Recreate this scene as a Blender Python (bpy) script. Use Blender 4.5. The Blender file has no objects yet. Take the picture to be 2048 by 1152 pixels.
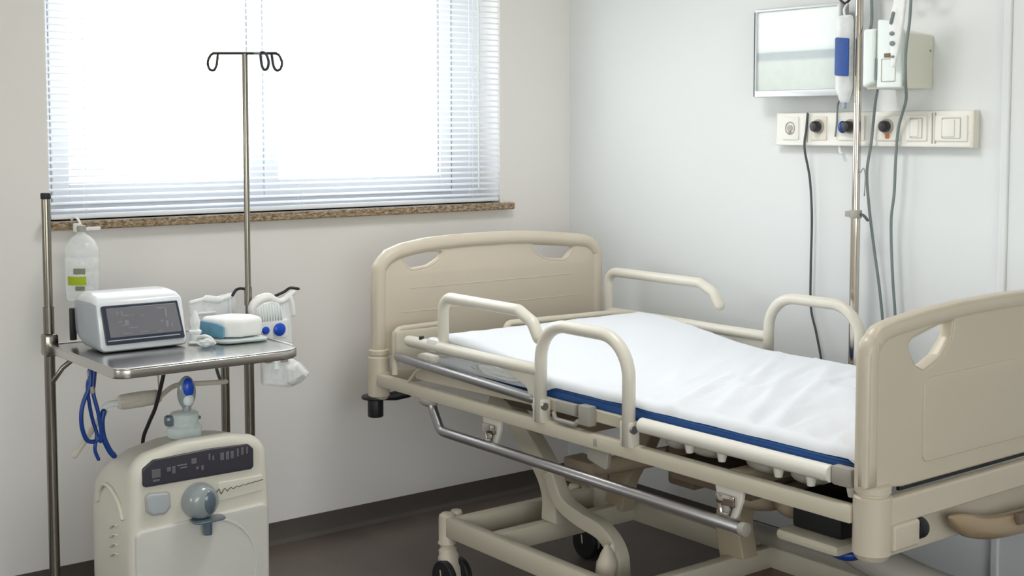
import bpy, bmesh, math, random
from mathutils import Vector, Matrix, noise
random.seed(7)
S = bpy.context.scene
COL = S.collection
PI = math.pi

# ------------------------------------------------------------------ camera
F_PX, PPY, HZ = 2600.0, 436.0, 258.0
cam_d = bpy.data.cameras.new('camera')
cam = bpy.data.objects.new('camera', cam_d)
COL.objects.link(cam)
cam_d.sensor_width = 36.0
cam_d.lens = F_PX / 2048 * 36.0
cam_d.shift_y = -(576 - PPY) / 2048
cam_d.clip_start = 0.05
cam.location = (0, 0, 1.6)
cam.rotation_euler = (PI / 2 - math.atan((PPY - HZ) / F_PX), 0, -math.radians(37.9))
S.camera = cam

# ------------------------------------------------------------------ world, light, exposure
WORLD_STRENGTH = 6.0
CEIL_FILL_POWER = 13.5
EXPOSURE = 0.21
S.view_settings.view_transform = 'Standard'
S.view_settings.look = 'None'
S.view_settings.exposure = EXPOSURE
S.view_settings.gamma = 1.0
S.view_settings.use_curve_mapping = False
S.cycles.use_denoising = True
S.cycles.max_bounces = 16
S.cycles.diffuse_bounces = 8
S.cycles.transparent_max_bounces = 24
S.cycles.caustics_reflective = False
S.cycles.caustics_refractive = False
S.cycles.sample_clamp_indirect = 6.0

def make_world():
    w = bpy.data.worlds.new('overcast_daylight')
    S.world = w
    w.use_nodes = True
    nt = w.node_tree
    nt.nodes.clear()
    out = nt.nodes.new('ShaderNodeOutputWorld')
    bg = nt.nodes.new('ShaderNodeBackground')
    tc = nt.nodes.new('ShaderNodeTexCoord')
    sep = nt.nodes.new('ShaderNodeSeparateXYZ')
    mr = nt.nodes.new('ShaderNodeMapRange')
    mr.inputs['From Min'].default_value = -0.06
    mr.inputs['From Max'].default_value = 0.16
    ns = nt.nodes.new('ShaderNodeTexNoise')
    ns.inputs['Scale'].default_value = 14.0
    ns.inputs['Detail'].default_value = 6.0
    mul = nt.nodes.new('ShaderNodeMath'); mul.operation = 'MULTIPLY_ADD'
    mul.inputs[1].default_value = 1.6
    mix = nt.nodes.new('ShaderNodeMix'); mix.data_type = 'RGBA'
    mix.inputs[6].default_value = (0.80, 0.80, 0.66, 1)     # bright foliage haze low down
    mix.inputs[7].default_value = (0.925, 0.968, 1.0, 1)     # overcast sky
    sub = nt.nodes.new('ShaderNodeMath'); sub.operation = 'SUBTRACT'; sub.inputs[1].default_value = 0.5
    L = nt.links.new
    L(tc.outputs['Generated'], sep.inputs[0]); L(tc.outputs['Generated'], ns.inputs['Vector'])
    L(sep.outputs['Z'], mr.inputs['Value'])
    L(ns.outputs[0], sub.inputs[0])
    L(sub.outputs[0], mul.inputs[0]); L(mr.outputs[0], mul.inputs[2])
    mul.use_clamp = True
    L(mul.outputs[0], mix.inputs[0])
    L(mix.outputs[2], bg.inputs['Color'])
    bg.inputs['Strength'].default_value = WORLD_STRENGTH
    L(bg.outputs[0], out.inputs[0])
make_world()

# daylight portals in the main window and the two added fill openings (they only guide the sampling of the sky light)
for nm_, loc_, rot_, sx_, sy_ in (('window_portal', (2.44, 4.70, 1.88), (-PI / 2, 0, 0), 1.95, 1.2), ('fill_window_back_portal', (.1, -1.75, 1.42), (PI / 2, 0, 0), 3.2, 1.7), ('fill_window_left_portal', (-1.75, 2.75, 1.42), (0, -PI / 2, 0), .95, 1.15)):
    pd = bpy.data.lights.new(nm_, 'AREA'); pd.shape = 'RECTANGLE'; pd.size = sx_; pd.size_y = sy_
    pd.cycles.is_portal = True
    po = bpy.data.objects.new(nm_, pd); COL.objects.link(po)
    po.location = loc_; po.rotation_euler = rot_

# ------------------------------------------------------------------ materials
def srgb(c):
    def f(u):
        u /= 255.0
        return u / 12.92 if u <= 0.04045 else ((u + 0.055) / 1.055) ** 2.4
    return (f(c[0]), f(c[1]), f(c[2]), 1.0)

def mat(name, col, rough=0.5, metal=0.0, bump=0.0, bscale=200.0, var=0.0, vscale=8.0, spec=0.5, coat=0.0, emit=0.0):
    m = bpy.data.materials.new(name); m.use_nodes = True
    nt = m.node_tree; b = nt.nodes['Principled BSDF']
    c = srgb(col)
    b.inputs['Base Color'].default_value = c
    b.inputs['Roughness'].default_value = rough
    b.inputs['Metallic'].default_value = metal
    b.inputs['Specular IOR Level'].default_value = spec
    if coat: b.inputs['Coat Weight'].default_value = coat
    tc = nt.nodes.new('ShaderNodeTexCoord')
    if var > 0:
        n = nt.nodes.new('ShaderNodeTexNoise'); n.inputs['Scale'].default_value = vscale; n.inputs['Detail'].default_value = 5
        nt.links.new(tc.outputs['Object'], n.inputs['Vector'])
        r = nt.nodes.new('ShaderNodeMapRange'); r.inputs['To Min'].default_value = 1 - var; r.inputs['To Max'].default_value = 1 + var
        nt.links.new(n.outputs[0], r.inputs['Value'])
        v = nt.nodes.new('ShaderNodeVectorMath'); v.operation = 'SCALE'; v.inputs[0].default_value = c[:3]
        nt.links.new(r.outputs[0], v.inputs['Scale'])
        nt.links.new(v.outputs[0], b.inputs['Base Color'])
    if bump > 0:
        n2 = nt.nodes.new('ShaderNodeTexNoise'); n2.inputs['Scale'].default_value = bscale; n2.inputs['Detail'].default_value = 3
        nt.links.new(tc.outputs['Object'], n2.inputs['Vector'])
        bp = nt.nodes.new('ShaderNodeBump'); bp.inputs['Strength'].default_value = bump; bp.inputs['Distance'].default_value = 0.004
        nt.links.new(n2.outputs[0], bp.inputs['Height'])
        nt.links.new(bp.outputs[0], b.inputs['Normal'])
    if emit:
        b.inputs['Emission Color'].default_value = c
        b.inputs['Emission Strength'].default_value = emit
    return m

def mat_film(name, tint, alpha, rough=0.12, diffuse=0.5):
    """thin clear plastic: see-through sheet with a milky and glossy share"""
    m = bpy.data.materials.new(name); m.use_nodes = True
    nt = m.node_tree; nt.nodes.clear()
    out = nt.nodes.new('ShaderNodeOutputMaterial')
    tr = nt.nodes.new('ShaderNodeBsdfTransparent'); tr.inputs[0].default_value = srgb(tint)
    df = nt.nodes.new('ShaderNodeBsdfPrincipled'); df.inputs['Base Color'].default_value = srgb(tint)
    df.inputs['Roughness'].default_value = rough
    df.inputs['Transmission Weight'].default_value = 0.0
    mx = nt.nodes.new('ShaderNodeMixShader')
    fr = nt.nodes.new('ShaderNodeLayerWeight'); fr.inputs['Blend'].default_value = 0.35
    ns = nt.nodes.new('ShaderNodeTexNoise'); ns.inputs['Scale'].default_value = 35; ns.inputs['Detail'].default_value = 4
    tc = nt.nodes.new('ShaderNodeTexCoord')
    nt.links.new(tc.outputs['Object'], ns.inputs['Vector'])
    a = nt.nodes.new('ShaderNodeMath'); a.operation = 'MULTIPLY_ADD'; a.inputs[1].default_value = 0.6; a.inputs[2].default_value = alpha - 0.1; a.use_clamp = True
    nt.links.new(fr.outputs['Facing'], a.inputs[0])
    a2 = nt.nodes.new('ShaderNodeMath'); a2.operation = 'MULTIPLY_ADD'; a2.inputs[1].default_value = 0.22; a2.use_clamp = True
    nt.links.new(ns.outputs[0], a2.inputs[0]); nt.links.new(a.outputs[0], a2.inputs[2])
    nt.links.new(a2.outputs[0], mx.inputs[0])
    nt.links.new(tr.outputs[0], mx.inputs[1]); nt.links.new(df.outputs[0], mx.inputs[2])
    nt.links.new(mx.outputs[0], out.inputs[0])
    return m

def mat_glass():
    m = bpy.data.materials.new('window_glass'); m.use_nodes = True
    nt = m.node_tree; nt.nodes.clear()
    out = nt.nodes.new('ShaderNodeOutputMaterial')
    tr = nt.nodes.new('ShaderNodeBsdfTransparent'); tr.inputs[0].default_value = (0.97, 0.98, 0.98, 1)
    gl = nt.nodes.new('ShaderNodeBsdfGlossy'); gl.inputs['Roughness'].default_value = 0.02
    mx = nt.nodes.new('ShaderNodeMixShader'); mx.inputs[0].default_value = 0.06
    nt.links.new(tr.outputs[0], mx.inputs[1]); nt.links.new(gl.outputs[0], mx.inputs[2]); nt.links.new(mx.outputs[0], out.inputs[0])
    return m

def mat_granite():
    m = mat('speckled_granite', (150, 130, 105), 0.12)
    nt = m.node_tree; b = nt.nodes['Principled BSDF']
    tc = nt.nodes.new('ShaderNodeTexCoord')
    mp = nt.nodes.new('ShaderNodeMapping'); mp.inputs['Scale'].default_value = (0.55, 1, 1.2)
    n = nt.nodes.new('ShaderNodeTexNoise'); n.inputs['Scale'].default_value = 90; n.inputs['Detail'].default_value = 8; n.inputs['Roughness'].default_value = 0.75
    r = nt.nodes.new('ShaderNodeValToRGB')
    e = r.color_ramp.elements
    e[0].position = 0.36; e[0].color = srgb((58, 48, 40))
    e[1].position = 0.66; e[1].color = srgb((205, 190, 168))
    k = r.color_ramp.elements.new(0.46); k.color = srgb((128, 106, 82))
    k = r.color_ramp.elements.new(0.55); k.color = srgb((165, 145, 118))
    nt.links.new(tc.outputs['Object'], mp.inputs[0]); nt.links.new(mp.outputs[0], n.inputs['Vector'])
    nt.links.new(n.outputs[0], r.inputs[0]); nt.links.new(r.outputs[0], b.inputs['Base Color'])
    return m

def mat_floor():
    m = mat('brown_vinyl_floor', (92, 82, 77), 0.42)
    nt = m.node_tree; b = nt.nodes['Principled BSDF']
    tc = nt.nodes.new('ShaderNodeTexCoord')
    v = nt.nodes.new('ShaderNodeTexNoise'); v.inputs['Scale'].default_value = 260; v.inputs['Detail'].default_value = 2
    n = nt.nodes.new('ShaderNodeTexNoise'); n.inputs['Scale'].default_value = 3; n.inputs['Detail'].default_value = 5
    ad = nt.nodes.new('ShaderNodeMath'); ad.operation = 'MULTIPLY_ADD'; ad.inputs[1].default_value = 0.35
    r = nt.nodes.new('ShaderNodeValToRGB')
    e = r.color_ramp.elements
    e[0].position = 0.45; e[0].color = srgb((80, 71, 68)); e[1].position = 0.9; e[1].color = srgb((112, 100, 94))
    nt.links.new(tc.outputs['Object'], v.inputs['Vector']); nt.links.new(tc.outputs['Object'], n.inputs['Vector'])
    nt.links.new(n.outputs[0], ad.inputs[0]); nt.links.new(v.outputs[0], ad.inputs[2])
    nt.links.new(ad.outputs[0], r.inputs[0]); nt.links.new(r.outputs[0], b.inputs['Base Color'])
    return m

def mat_slat():
    m = bpy.data.materials.new('white_blind_slat'); m.use_nodes = True
    nt = m.node_tree; b = nt.nodes['Principled BSDF']; out = nt.nodes['Material Output']
    b.inputs['Base Color'].default_value = srgb((240, 242, 248)); b.inputs['Roughness'].default_value = 0.4
    tl = nt.nodes.new('ShaderNodeBsdfTranslucent'); tl.inputs[0].default_value = srgb((236, 240, 250))
    mx = nt.nodes.new('ShaderNodeMixShader'); mx.inputs[0].default_value = 0.13
    nt.links.new(b.outputs[0], mx.inputs[1]); nt.links.new(tl.outputs[0], mx.inputs[2]); nt.links.new(mx.outputs[0], out.inputs[0])
    return m

M = {}
M['wall'] = mat('matte_wall_paint', (232, 229, 227), 0.75, bump=0.05, bscale=350, var=0.012, vscale=2)
M['wall_cool'] = mat('matte_white_wall_paint', (228, 231, 233), 0.7, bump=0.05, bscale=350, var=0.01, vscale=2)
M['ceil'] = mat('ceiling_paint', (240, 240, 238), 0.8)
M['floor'] = mat_floor()
M['base'] = mat('dark_vinyl_skirting', (84, 78, 74), 0.5, var=0.05)
M['granite'] = mat_granite()
M['frame'] = mat('white_window_frame', (236, 240, 246), 0.35)
M['gasket'] = mat('grey_window_gasket', (120, 126, 138), 0.6)
M['slat'] = mat_slat()
M['glass'] = mat_glass()
M['cream'] = mat('cream_moulded_plastic', (208, 197, 180), 0.38, bump=0.03, bscale=500, var=0.015, vscale=4)
M['cream_rail'] = mat('pale_cream_rail_plastic', (223, 218, 206), 0.34, var=0.012, vscale=5)
M['cream_metal'] = mat('cream_powder_coated_steel', (206, 198, 180), 0.42, bump=0.03, bscale=400, var=0.02, vscale=5)
M['cream_dull'] = mat('dull_cream_underframe', (178, 164, 140), 0.5, var=0.04, vscale=6)
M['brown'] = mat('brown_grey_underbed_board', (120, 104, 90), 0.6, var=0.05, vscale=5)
M['grey_plastic'] = mat('grey_plastic', (165, 160, 152), 0.45)
M['bumper'] = mat('off_white_bumper', (232, 228, 220), 0.4)
M['steel'] = mat('brushed_stainless_steel', (142, 137, 130), 0.2, 1.0, bump=0.02, bscale=300)
M['steel_dull'] = mat('satin_grey_tube', (168, 166, 168), 0.36, 0.9)
M['chrome'] = mat('polished_chrome', (214, 206, 198), 0.12, 1.0)
M['tray'] = mat('stainless_tray', (205, 203, 200), 0.22, 1.0, bump=0.015, bscale=120)
M['black'] = mat('black_rubber', (26, 27, 31), 0.5)
M['blackw'] = mat('dark_wire', (48, 48, 50), 0.4, 0.4)
M['cable'] = mat('grey_green_cable', (122, 134, 134), 0.5)
M['cable_dark'] = mat('dark_grey_cable', (74, 80, 82), 0.5)
M['sheet'] = mat('white_cotton_sheet', (233, 236, 243), 0.85, bump=0.12, bscale=900)
M['blue_mat'] = mat('blue_mattress_vinyl', (36, 84, 150), 0.45, var=0.05)
M['blue_tube'] = mat('blue_rubber_tube', (18, 62, 140), 0.35)
M['blue'] = mat('bright_blue_plastic', (24, 78, 200), 0.3)
M['conc'] = mat('off_white_appliance_plastic', (223, 219, 207), 0.4, bump=0.02, bscale=500)
M['conc2'] = mat('grey_white_appliance_plastic', (212, 210, 204), 0.42)
M['panel_dark'] = mat('dark_violet_grey_panel', (62, 60, 70), 0.25, var=0.06, vscale=30)
M['panel_mark'] = mat('pale_panel_marks', (108, 106, 110), 0.4)
M['btn'] = mat('blue_grey_button', (178, 184, 190), 0.35)
M['knob'] = mat('grey_blue_frosted_cup', (150, 158, 160), 0.22, coat=0.4)
M['knob_dark'] = mat('dark_grey_blue_cup', (92, 106, 118), 0.2, coat=0.4)
M['mon_white'] = mat('glossy_white_casing', (234, 237, 243), 0.25, coat=0.3)
M['mon_side'] = mat('side_shade_and_line_grey', (176, 184, 193), 0.35, coat=0.2)
M['mon_bezel'] = mat('navy_grey_bezel', (46, 54, 72), 0.2, coat=0.4)
M['mon_screen'] = mat('dark_grey_screen', (122, 121, 129), 0.2, var=0.06, vscale=25)
M['mon_mark'] = mat('faint_screen_marks', (138, 137, 145), 0.35)
M['white'] = mat('white_plastic', (238, 238, 236), 0.35)
M['white_cool'] = mat('cool_white_plastic', (228, 236, 236), 0.35)
M['white_soft'] = mat('white_packaging', (243, 243, 242), 0.6, bump=0.1, bscale=60)
M['teal'] = mat('teal_printed_side', (104, 158, 184), 0.35, var=0.25, vscale=25)
M['film'] = mat_film('clear_plastic_film', (252, 253, 254), 0.34)
M['film_milky'] = mat_film('milky_plastic_film', (250, 251, 251), 0.60)
M['film_clear'] = mat_film('clear_bottle_plastic', (252, 254, 255), 0.26)
M['film_jar'] = mat_film('frosted_jar_plastic', (228, 237, 237), 0.55)
M['film_beige'] = mat_film('translucent_silicone', (230, 225, 216), 0.50)
M['film_blue'] = mat_film('pale_blue_plastic_film', (190, 205, 228), 0.45)
M['green_label'] = mat('lime_green_label', (170, 190, 20), 0.5)
M['grey_label'] = mat('grey_green_print', (130, 135, 118), 0.5)
M['blue_bag'] = mat('blue_printed_bag', (30, 72, 146), 0.4, var=0.3, vscale=40)
M['socket'] = mat('socket_white', (236, 234, 229), 0.4)
M['socket_warm'] = mat('socket_warm_white', (228, 222, 212), 0.4)
M['shade_line'] = mat('socket_grey_edge', (176, 172, 166), 0.5)
M['orange'] = mat('orange_print', (226, 128, 62), 0.5)
M['darkplug'] = mat('dark_plug', (42, 42, 44), 0.35)
M['beige_box'] = mat('beige_box_plastic', (222, 220, 208), 0.45)
M['slot_brown'] = mat('brown_slot', (112, 96, 78), 0.5)
M['rust'] = mat('reddish_script_ink', (120, 96, 86), 0.5)

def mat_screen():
    """pale display of the wall panel: its reflection painted in as white top, grey band, mottled pale lower field"""
    m = bpy.data.materials.new('display_painted_reflection'); m.use_nodes = True
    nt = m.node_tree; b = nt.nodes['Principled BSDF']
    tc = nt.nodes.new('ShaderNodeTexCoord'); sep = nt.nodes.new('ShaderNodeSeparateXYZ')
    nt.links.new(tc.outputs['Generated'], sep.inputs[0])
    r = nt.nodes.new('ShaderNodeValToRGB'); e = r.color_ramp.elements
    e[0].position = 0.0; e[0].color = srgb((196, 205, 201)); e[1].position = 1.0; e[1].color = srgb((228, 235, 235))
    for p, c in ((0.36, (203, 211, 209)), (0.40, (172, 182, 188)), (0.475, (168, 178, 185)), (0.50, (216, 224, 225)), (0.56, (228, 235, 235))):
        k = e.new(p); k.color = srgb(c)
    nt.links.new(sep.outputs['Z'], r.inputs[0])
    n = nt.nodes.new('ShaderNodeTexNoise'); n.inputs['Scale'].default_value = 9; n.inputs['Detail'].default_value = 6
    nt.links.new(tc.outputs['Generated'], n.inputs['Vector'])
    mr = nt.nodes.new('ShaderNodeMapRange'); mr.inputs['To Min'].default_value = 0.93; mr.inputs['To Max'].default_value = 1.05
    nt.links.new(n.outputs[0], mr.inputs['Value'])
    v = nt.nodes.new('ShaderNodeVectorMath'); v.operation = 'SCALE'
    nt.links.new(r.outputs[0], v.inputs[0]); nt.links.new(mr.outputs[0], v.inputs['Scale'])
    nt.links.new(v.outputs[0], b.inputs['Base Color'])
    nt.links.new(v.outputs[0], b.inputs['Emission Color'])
    b.inputs['Emission Strength'].default_value = 0.04  # weak added glow of the same painted reflection bands
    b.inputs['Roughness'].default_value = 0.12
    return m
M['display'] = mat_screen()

# ------------------------------------------------------------------ mesh helpers
def root_loc(p):
    v = Vector((0, 0, 0))
    while p is not None:
        v += p.location; p = p.parent
    return v

def finish(name, me, m, parent=None, smooth=40):
    me.materials.clear()
    if m is not None: me.materials.append(m)
    off = root_loc(parent)
    if off.length > 0: me.transform(Matrix.Translation(-off))
    if smooth is not None:
        me.polygons.foreach_set('use_smooth', [True] * len(me.polygons))
        if smooth < 180: me.set_sharp_from_angle(angle=math.radians(smooth))
    o = bpy.data.objects.new(name, me); COL.objects.link(o)
    if parent is not None: o.parent = parent
    return o

class MB:
    def __init__(self): self.bm = bmesh.new()
    def merge(self, b2, mtx=None):
        me = bpy.data.meshes.new('t'); b2.to_mesh(me); b2.free()
        if mtx is not None: me.transform(mtx)
        self.bm.from_mesh(me); bpy.data.meshes.remove(me); return self
    def box(self, c, s, bev=0.0, seg=2, rot=None):
        b = bmesh.new(); bmesh.ops.create_cube(b, size=1.0)
        for v in b.verts: v.co = Vector((v.co.x * s[0], v.co.y * s[1], v.co.z * s[2]))
        if bev > 0:
            bev = min(bev, min(s) * 0.49)
            bmesh.ops.bevel(b, geom=b.edges[:], offset=bev, segments=seg, affect='EDGES', profile=0.5)
        mt = Matrix.Translation(Vector(c))
        if rot is not None: mt = mt @ rot
        return self.merge(b, mt)
    def span(self, x0, x1, y0, y1, z0, z1, bev=0.0, seg=2):
        return self.box(((x0 + x1) / 2, (y0 + y1) / 2, (z0 + z1) / 2), (abs(x1 - x0), abs(y1 - y0), abs(z1 - z0)), bev, seg)
    def tube(self, pts, r, seg=12, closed=False, cap='flat', flat=1.0, up=None):
        pts = [Vector(p) for p in pts]; n = len(pts)
        rs = r if isinstance(r, (list, tuple)) else [r] * n
        T = []
        for i in range(n):
            if closed: a, b = pts[i - 1], pts[(i + 1) % n]
            else: a, b = pts[max(0, i - 1)], pts[min(n - 1, i + 1)]
            t = (b - a); T.append(t.normalized() if t.length > 1e-9 else Vector((0, 0, 1)))
        u = Vector(up) if up is not None else (Vector((0, 0, 1)) if abs(T[0].z) < 0.9 else Vector((1, 0, 0)))
        rings = []; bm = self.bm
        if cap == 'round' and not closed:
            np_, nr, nT = [], [], []
            for k in range(3):
                a = PI / 2 * (1 - k / 3.0)
                np_.append(pts[0] - T[0] * rs[0] * math.sin(a)); nr.append(max(rs[0] * math.cos(a), 1e-5)); nT.append(T[0])
            np_ += pts; nr += list(rs); nT += T
            for k in range(1, 4):
                a = PI / 2 * k / 3.0
                np_.append(pts[-1] + T[-1] * rs[-1] * math.sin(a)); nr.append(max(rs[-1] * math.cos(a), 1e-5)); nT.append(T[-1])
            pts, rs, T = np_, nr, nT; n = len(pts)
        for i in range(n):
            u = (u - T[i] * u.dot(T[i]))
            u = u.normalized() if u.length > 1e-6 else T[i].orthogonal().normalized()
            w = T[i].cross(u)
            rings.append([bm.verts.new(pts[i] + (u * math.cos(2 * PI * k / seg) + w * math.sin(2 * PI * k / seg) * flat) * rs[i]) for k in range(seg)])
        for i in range(n if closed else n - 1):
            A, B = rings[i], rings[(i + 1) % n]
            for k in range(seg):
                bm.faces.new((A[k], A[(k + 1) % seg], B[(k + 1) % seg], B[k]))
        if not closed:
            bm.faces.new(list(reversed(rings[0]))); bm.faces.new(rings[-1])
        return self
    def lathe(self, prof, loc, axis=(0, 0, 1), seg=28, caps=True):
        ax = Vector(axis).normalized(); q = Vector((0, 0, 1)).rotation_difference(ax).to_matrix()
        loc = Vector(loc); bm = self.bm; rings = []
        for r, h in prof:
            r = max(r, 1e-4)
            rings.append([bm.verts.new(loc + q @ Vector((r * math.cos(2 * PI * k / seg), r * math.sin(2 * PI * k / seg), h))) for k in range(seg)])
        for A, B in zip(rings, rings[1:]):
            for k in range(seg): bm.faces.new((A[k], A[(k + 1) % seg], B[(k + 1) % seg], B[k]))
        if caps:
            bm.faces.new(list(reversed(rings[0]))); bm.faces.new(rings[-1])
        return self
    def cyl(self, a, b, r, seg=20, r2=None, bev=0.0):
        a, b = Vector(a), Vector(b); h = (b - a).length; r2 = r if r2 is None else r2
        if bev > 0: prof = [(r - bev, 0), (r - bev * .3, bev * .3), (r, bev), (r2, h - bev), (r2 - bev * .3, h - bev * .3), (r2 - bev, h)]
        else: prof = [(r, 0), (r2, h)]
        return self.lathe(prof, a, b - a, seg)
    def ell(self, c, s, seg=20, rings=12, rot=None):
        b = bmesh.new(); bmesh.ops.create_uvsphere(b, u_segments=seg, v_segments=rings, radius=1.0)
        mt = Matrix.Translation(Vector(c))
        if rot is not None: mt = mt @ rot
        return self.merge(b, mt @ Matrix.Diagonal((s[0], s[1], s[2], 1)))
    def build(self, name, m, parent=None, smooth=40):
        bmesh.ops.recalc_face_normals(self.bm, faces=self.bm.faces[:])
        me = bpy.data.meshes.new(name); self.bm.to_mesh(me); self.bm.free()
        return finish(name, me, m, parent, smooth)

def rcorner(pts, radii, closed=False, n=6):
    """polyline with rounded corners"""
    pts = [Vector(p) for p in pts]; N = len(pts); out = []
    for i in range(N):
        r = radii[i] if isinstance(radii, (list, tuple)) else radii
        if (not closed and i in (0, N - 1)) or r <= 0: out.append(pts[i]); continue
        p = pts[i]; a = pts[i - 1] - p; b = pts[(i + 1) % N] - p
        la, lb = a.length, b.length; a.normalize(); b.normalize()
        ang = a.angle(b)
        if ang > PI - 0.02: out.append(p); continue
        d = min(r / math.tan(ang / 2), la * 0.49, lb * 0.49); rr = d * math.tan(ang / 2)
        c = p + (a + b).normalized() * (rr / math.sin(ang / 2))
        s, e = p + a * d - c, p + b * d - c
        tot = s.angle(e)
        for k in range(n + 1):
            t = k / n
            out.append(c + (s * math.sin((1 - t) * tot) + e * math.sin(t * tot)) / math.sin(tot))
    return out

def spline(pts, n=8):
    pts = [Vector(p) for p in pts]; out = []
    P = [pts[0] * 2 - pts[1]] + pts + [pts[-1] * 2 - pts[-2]]
    for i in range(1, len(P) - 2):
        for k in range(n):
            t = k / n; a, b, c, d = P[i - 1], P[i], P[i + 1], P[i + 2]
            out.append(0.5 * ((2 * b) + (c - a) * t + (2 * a - 5 * b + 4 * c - d) * t * t + (3 * b - a - 3 * c + d) * t ** 3))
    out.append(pts[-1]); return out

def plate(name, outlines, th, bev, frame, m, parent=None, smooth=35, res=3):
    """flat board with holes: outlines are 2D loops (first outer, rest holes); frame maps (u,v,w)->world"""
    cu = bpy.data.curves.new(name, 'CURVE'); cu.dimensions = '2D'; cu.fill_mode = 'BOTH'
    for lp in outlines:
        sp = cu.splines.new('POLY'); sp.points.add(len(lp) - 1)
        for q, p in zip(sp.points, lp): q.co = (p[0], p[1], 0, 1)
        sp.use_cyclic_u = True
    cu.extrude = max(th / 2 - bev, 0.0); cu.bevel_depth = bev; cu.bevel_resolution = res; cu.offset = -bev
    tmp = bpy.data.objects.new('tmp', cu); COL.objects.link(tmp)
    dg = bpy.context.evaluated_depsgraph_get()
    me = bpy.data.meshes.new_from_object(tmp.evaluated_get(dg))
    bpy.data.objects.remove(tmp); bpy.data.curves.remove(cu)
    b = bmesh.new(); b.from_mesh(me); bmesh.ops.remove_doubles(b, verts=b.verts[:], dist=1e-5)
    bmesh.ops.transform(b, matrix=frame, verts=b.verts[:])
    bmesh.ops.recalc_face_normals(b, faces=b.faces[:]); b.to_mesh(me); b.free()
    return finish(name, me, m, parent, smooth)

def FXZ(y): return Matrix(((1, 0, 0, 0), (0, 0, 1, y), (0, 1, 0, 0), (0, 0, 0, 1)))   # (u,v,w) -> (u, y+w, v)
def FYZ(x): return Matrix(((0, 0, 1, x), (1, 0, 0, 0), (0, 1, 0, 0), (0, 0, 0, 1)))   # (u,v,w) -> (x+w, u, v)
def FXY(z): return Matrix.Translation((0, 0, z))
def r2(pts, r, n=6): return [(p.x, p.y) for p in rcorner([(a, b, 0) for a, b in pts], r, True, n)]
def rect(u0, u1, v0, v1, r, n=6): return r2([(u0, v0), (u1, v0), (u1, v1), (u0, v1)], r, n)

def thing(name, label, cat, loc=(0, 0, 0), group=None):
    o = bpy.data.objects.new(name, None); COL.objects.link(o); o.location = loc; o.empty_display_size = 0.05
    o['label'] = label; o['category'] = cat
    if group: o['group'] = group
    return o
def tag(o, label, cat, group=None):
    o['label'] = label; o['category'] = cat
    if group: o['group'] = group
    return o
def struct(o, label=None, cat=None):
    o['kind'] = 'structure'
    if label: o['label'] = label
    if cat: o['category'] = cat
    return o

# ------------------------------------------------------------------ the room
X0, XR, Y0, YW, HC = -1.6, 3.795, -1.6, 4.457, 2.75
WX0, WX1, WZ0, WZ1 = 1.472, 3.404, 1.285, 2.45      # window opening
struct(MB().span(X0 - .3, XR + .3, Y0 - .3, YW + .3, -0.1, 0).build('floor', M['floor'], smooth=None), 'dark brown speckled vinyl floor of the hospital room', 'floor')
struct(MB().span(X0 - .3, XR + .3, Y0 - .3, YW + .3, HC, HC + .1).build('ceiling', M['ceil'], smooth=None), 'plain white ceiling above the bed', 'ceiling')
w = MB(); T = 0.28
w.span(X0 - .3, WX0, YW, YW + T, 0, HC).span(WX1, XR + .3, YW, YW + T, 0, HC).span(WX0, WX1, YW, YW + T, 0, WZ0).span(WX0, WX1, YW, YW + T, WZ1, HC)
struct(w.build('wall_window', M['wall'], smooth=None), 'warm white wall with the blind covered window', 'wall')
struct(MB().span(XR, XR + .3, Y0 - .3, YW, 0, HC).build('wall_right', M['wall_cool'], smooth=None), 'bright white wall beside the bed carrying the socket strip', 'wall')
struct(MB().span(X0 - .3, X0, Y0 - .3, 2.18, 0, HC).span(X0 - .3, X0, 3.32, YW, 0, HC).span(X0 - .3, X0, 2.18, 3.32, 0, .94).span(X0 - .3, X0, 2.18, 3.32, 1.90, HC).build('wall_left', M['wall'], smooth=None), 'warm white wall opposite the bed side', 'wall')
struct(MB().span(X0, -1.5, Y0 - .3, Y0, 0, HC).span(1.7, XR, Y0 - .3, Y0, 0, HC).span(-1.5, 1.7, Y0 - .3, Y0, 0, .57).span(-1.5, 1.7, Y0 - .3, Y0, 2.27, HC).build('wall_back', M['wall'], smooth=None), 'warm white wall behind the viewer', 'wall')

def skirting(name, a, b, inward, label):
    a, b, n = Vector(a), Vector(b), Vector(inward); bm = bmesh.new()
    prof = [(0, 0.083), (0.004, 0.083), (0.005, 0.03), (0.010, 0.014), (0.024, 0.003), (0.03, 0.0005), (0, 0.0005)]
    A = [bm.verts.new(a + n * d + Vector((0, 0, h))) for d, h in prof]; B = [bm.verts.new(b + n * d + Vector((0, 0, h))) for d, h in prof]
    k = len(prof)
    for i in range(k): bm.faces.new((A[i], A[(i + 1) % k], B[(i + 1) % k], B[i]))
    bm.faces.new(A); bm.faces.new(list(reversed(B)))
    bmesh.ops.recalc_face_normals(bm, faces=bm.faces[:])
    me = bpy.data.meshes.new(name); bm.to_mesh(me); bm.free()
    struct(finish(name, me, M['base'], None, 30), label, 'skirting')
skirting('baseboard_window', (X0, YW, 0), (XR, YW, 0), (0, -1, 0), 'dark coved vinyl skirting under the window wall')
skirting('baseboard_right', (XR, 2.33, 0), (XR, YW - .03, 0), (-1, 0, 0), 'dark coved vinyl skirting behind the bed on the right wall')

# narrow casing on the right wall
struct(MB().span(XR - .022, XR, 1.2, 2.283, 0.0, HC, .002).build('trim_1', M['wall_cool'], smooth=None), 'grey white wall panel with a pale raised edge at the right border', 'wall panel')
struct(MB().span(XR - .03, XR, 2.283, 2.312, 0.0, HC, .006).build('trim_2', M['wall_cool'], smooth=None), 'thin white vertical edge strip on the right wall', 'trim')

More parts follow.
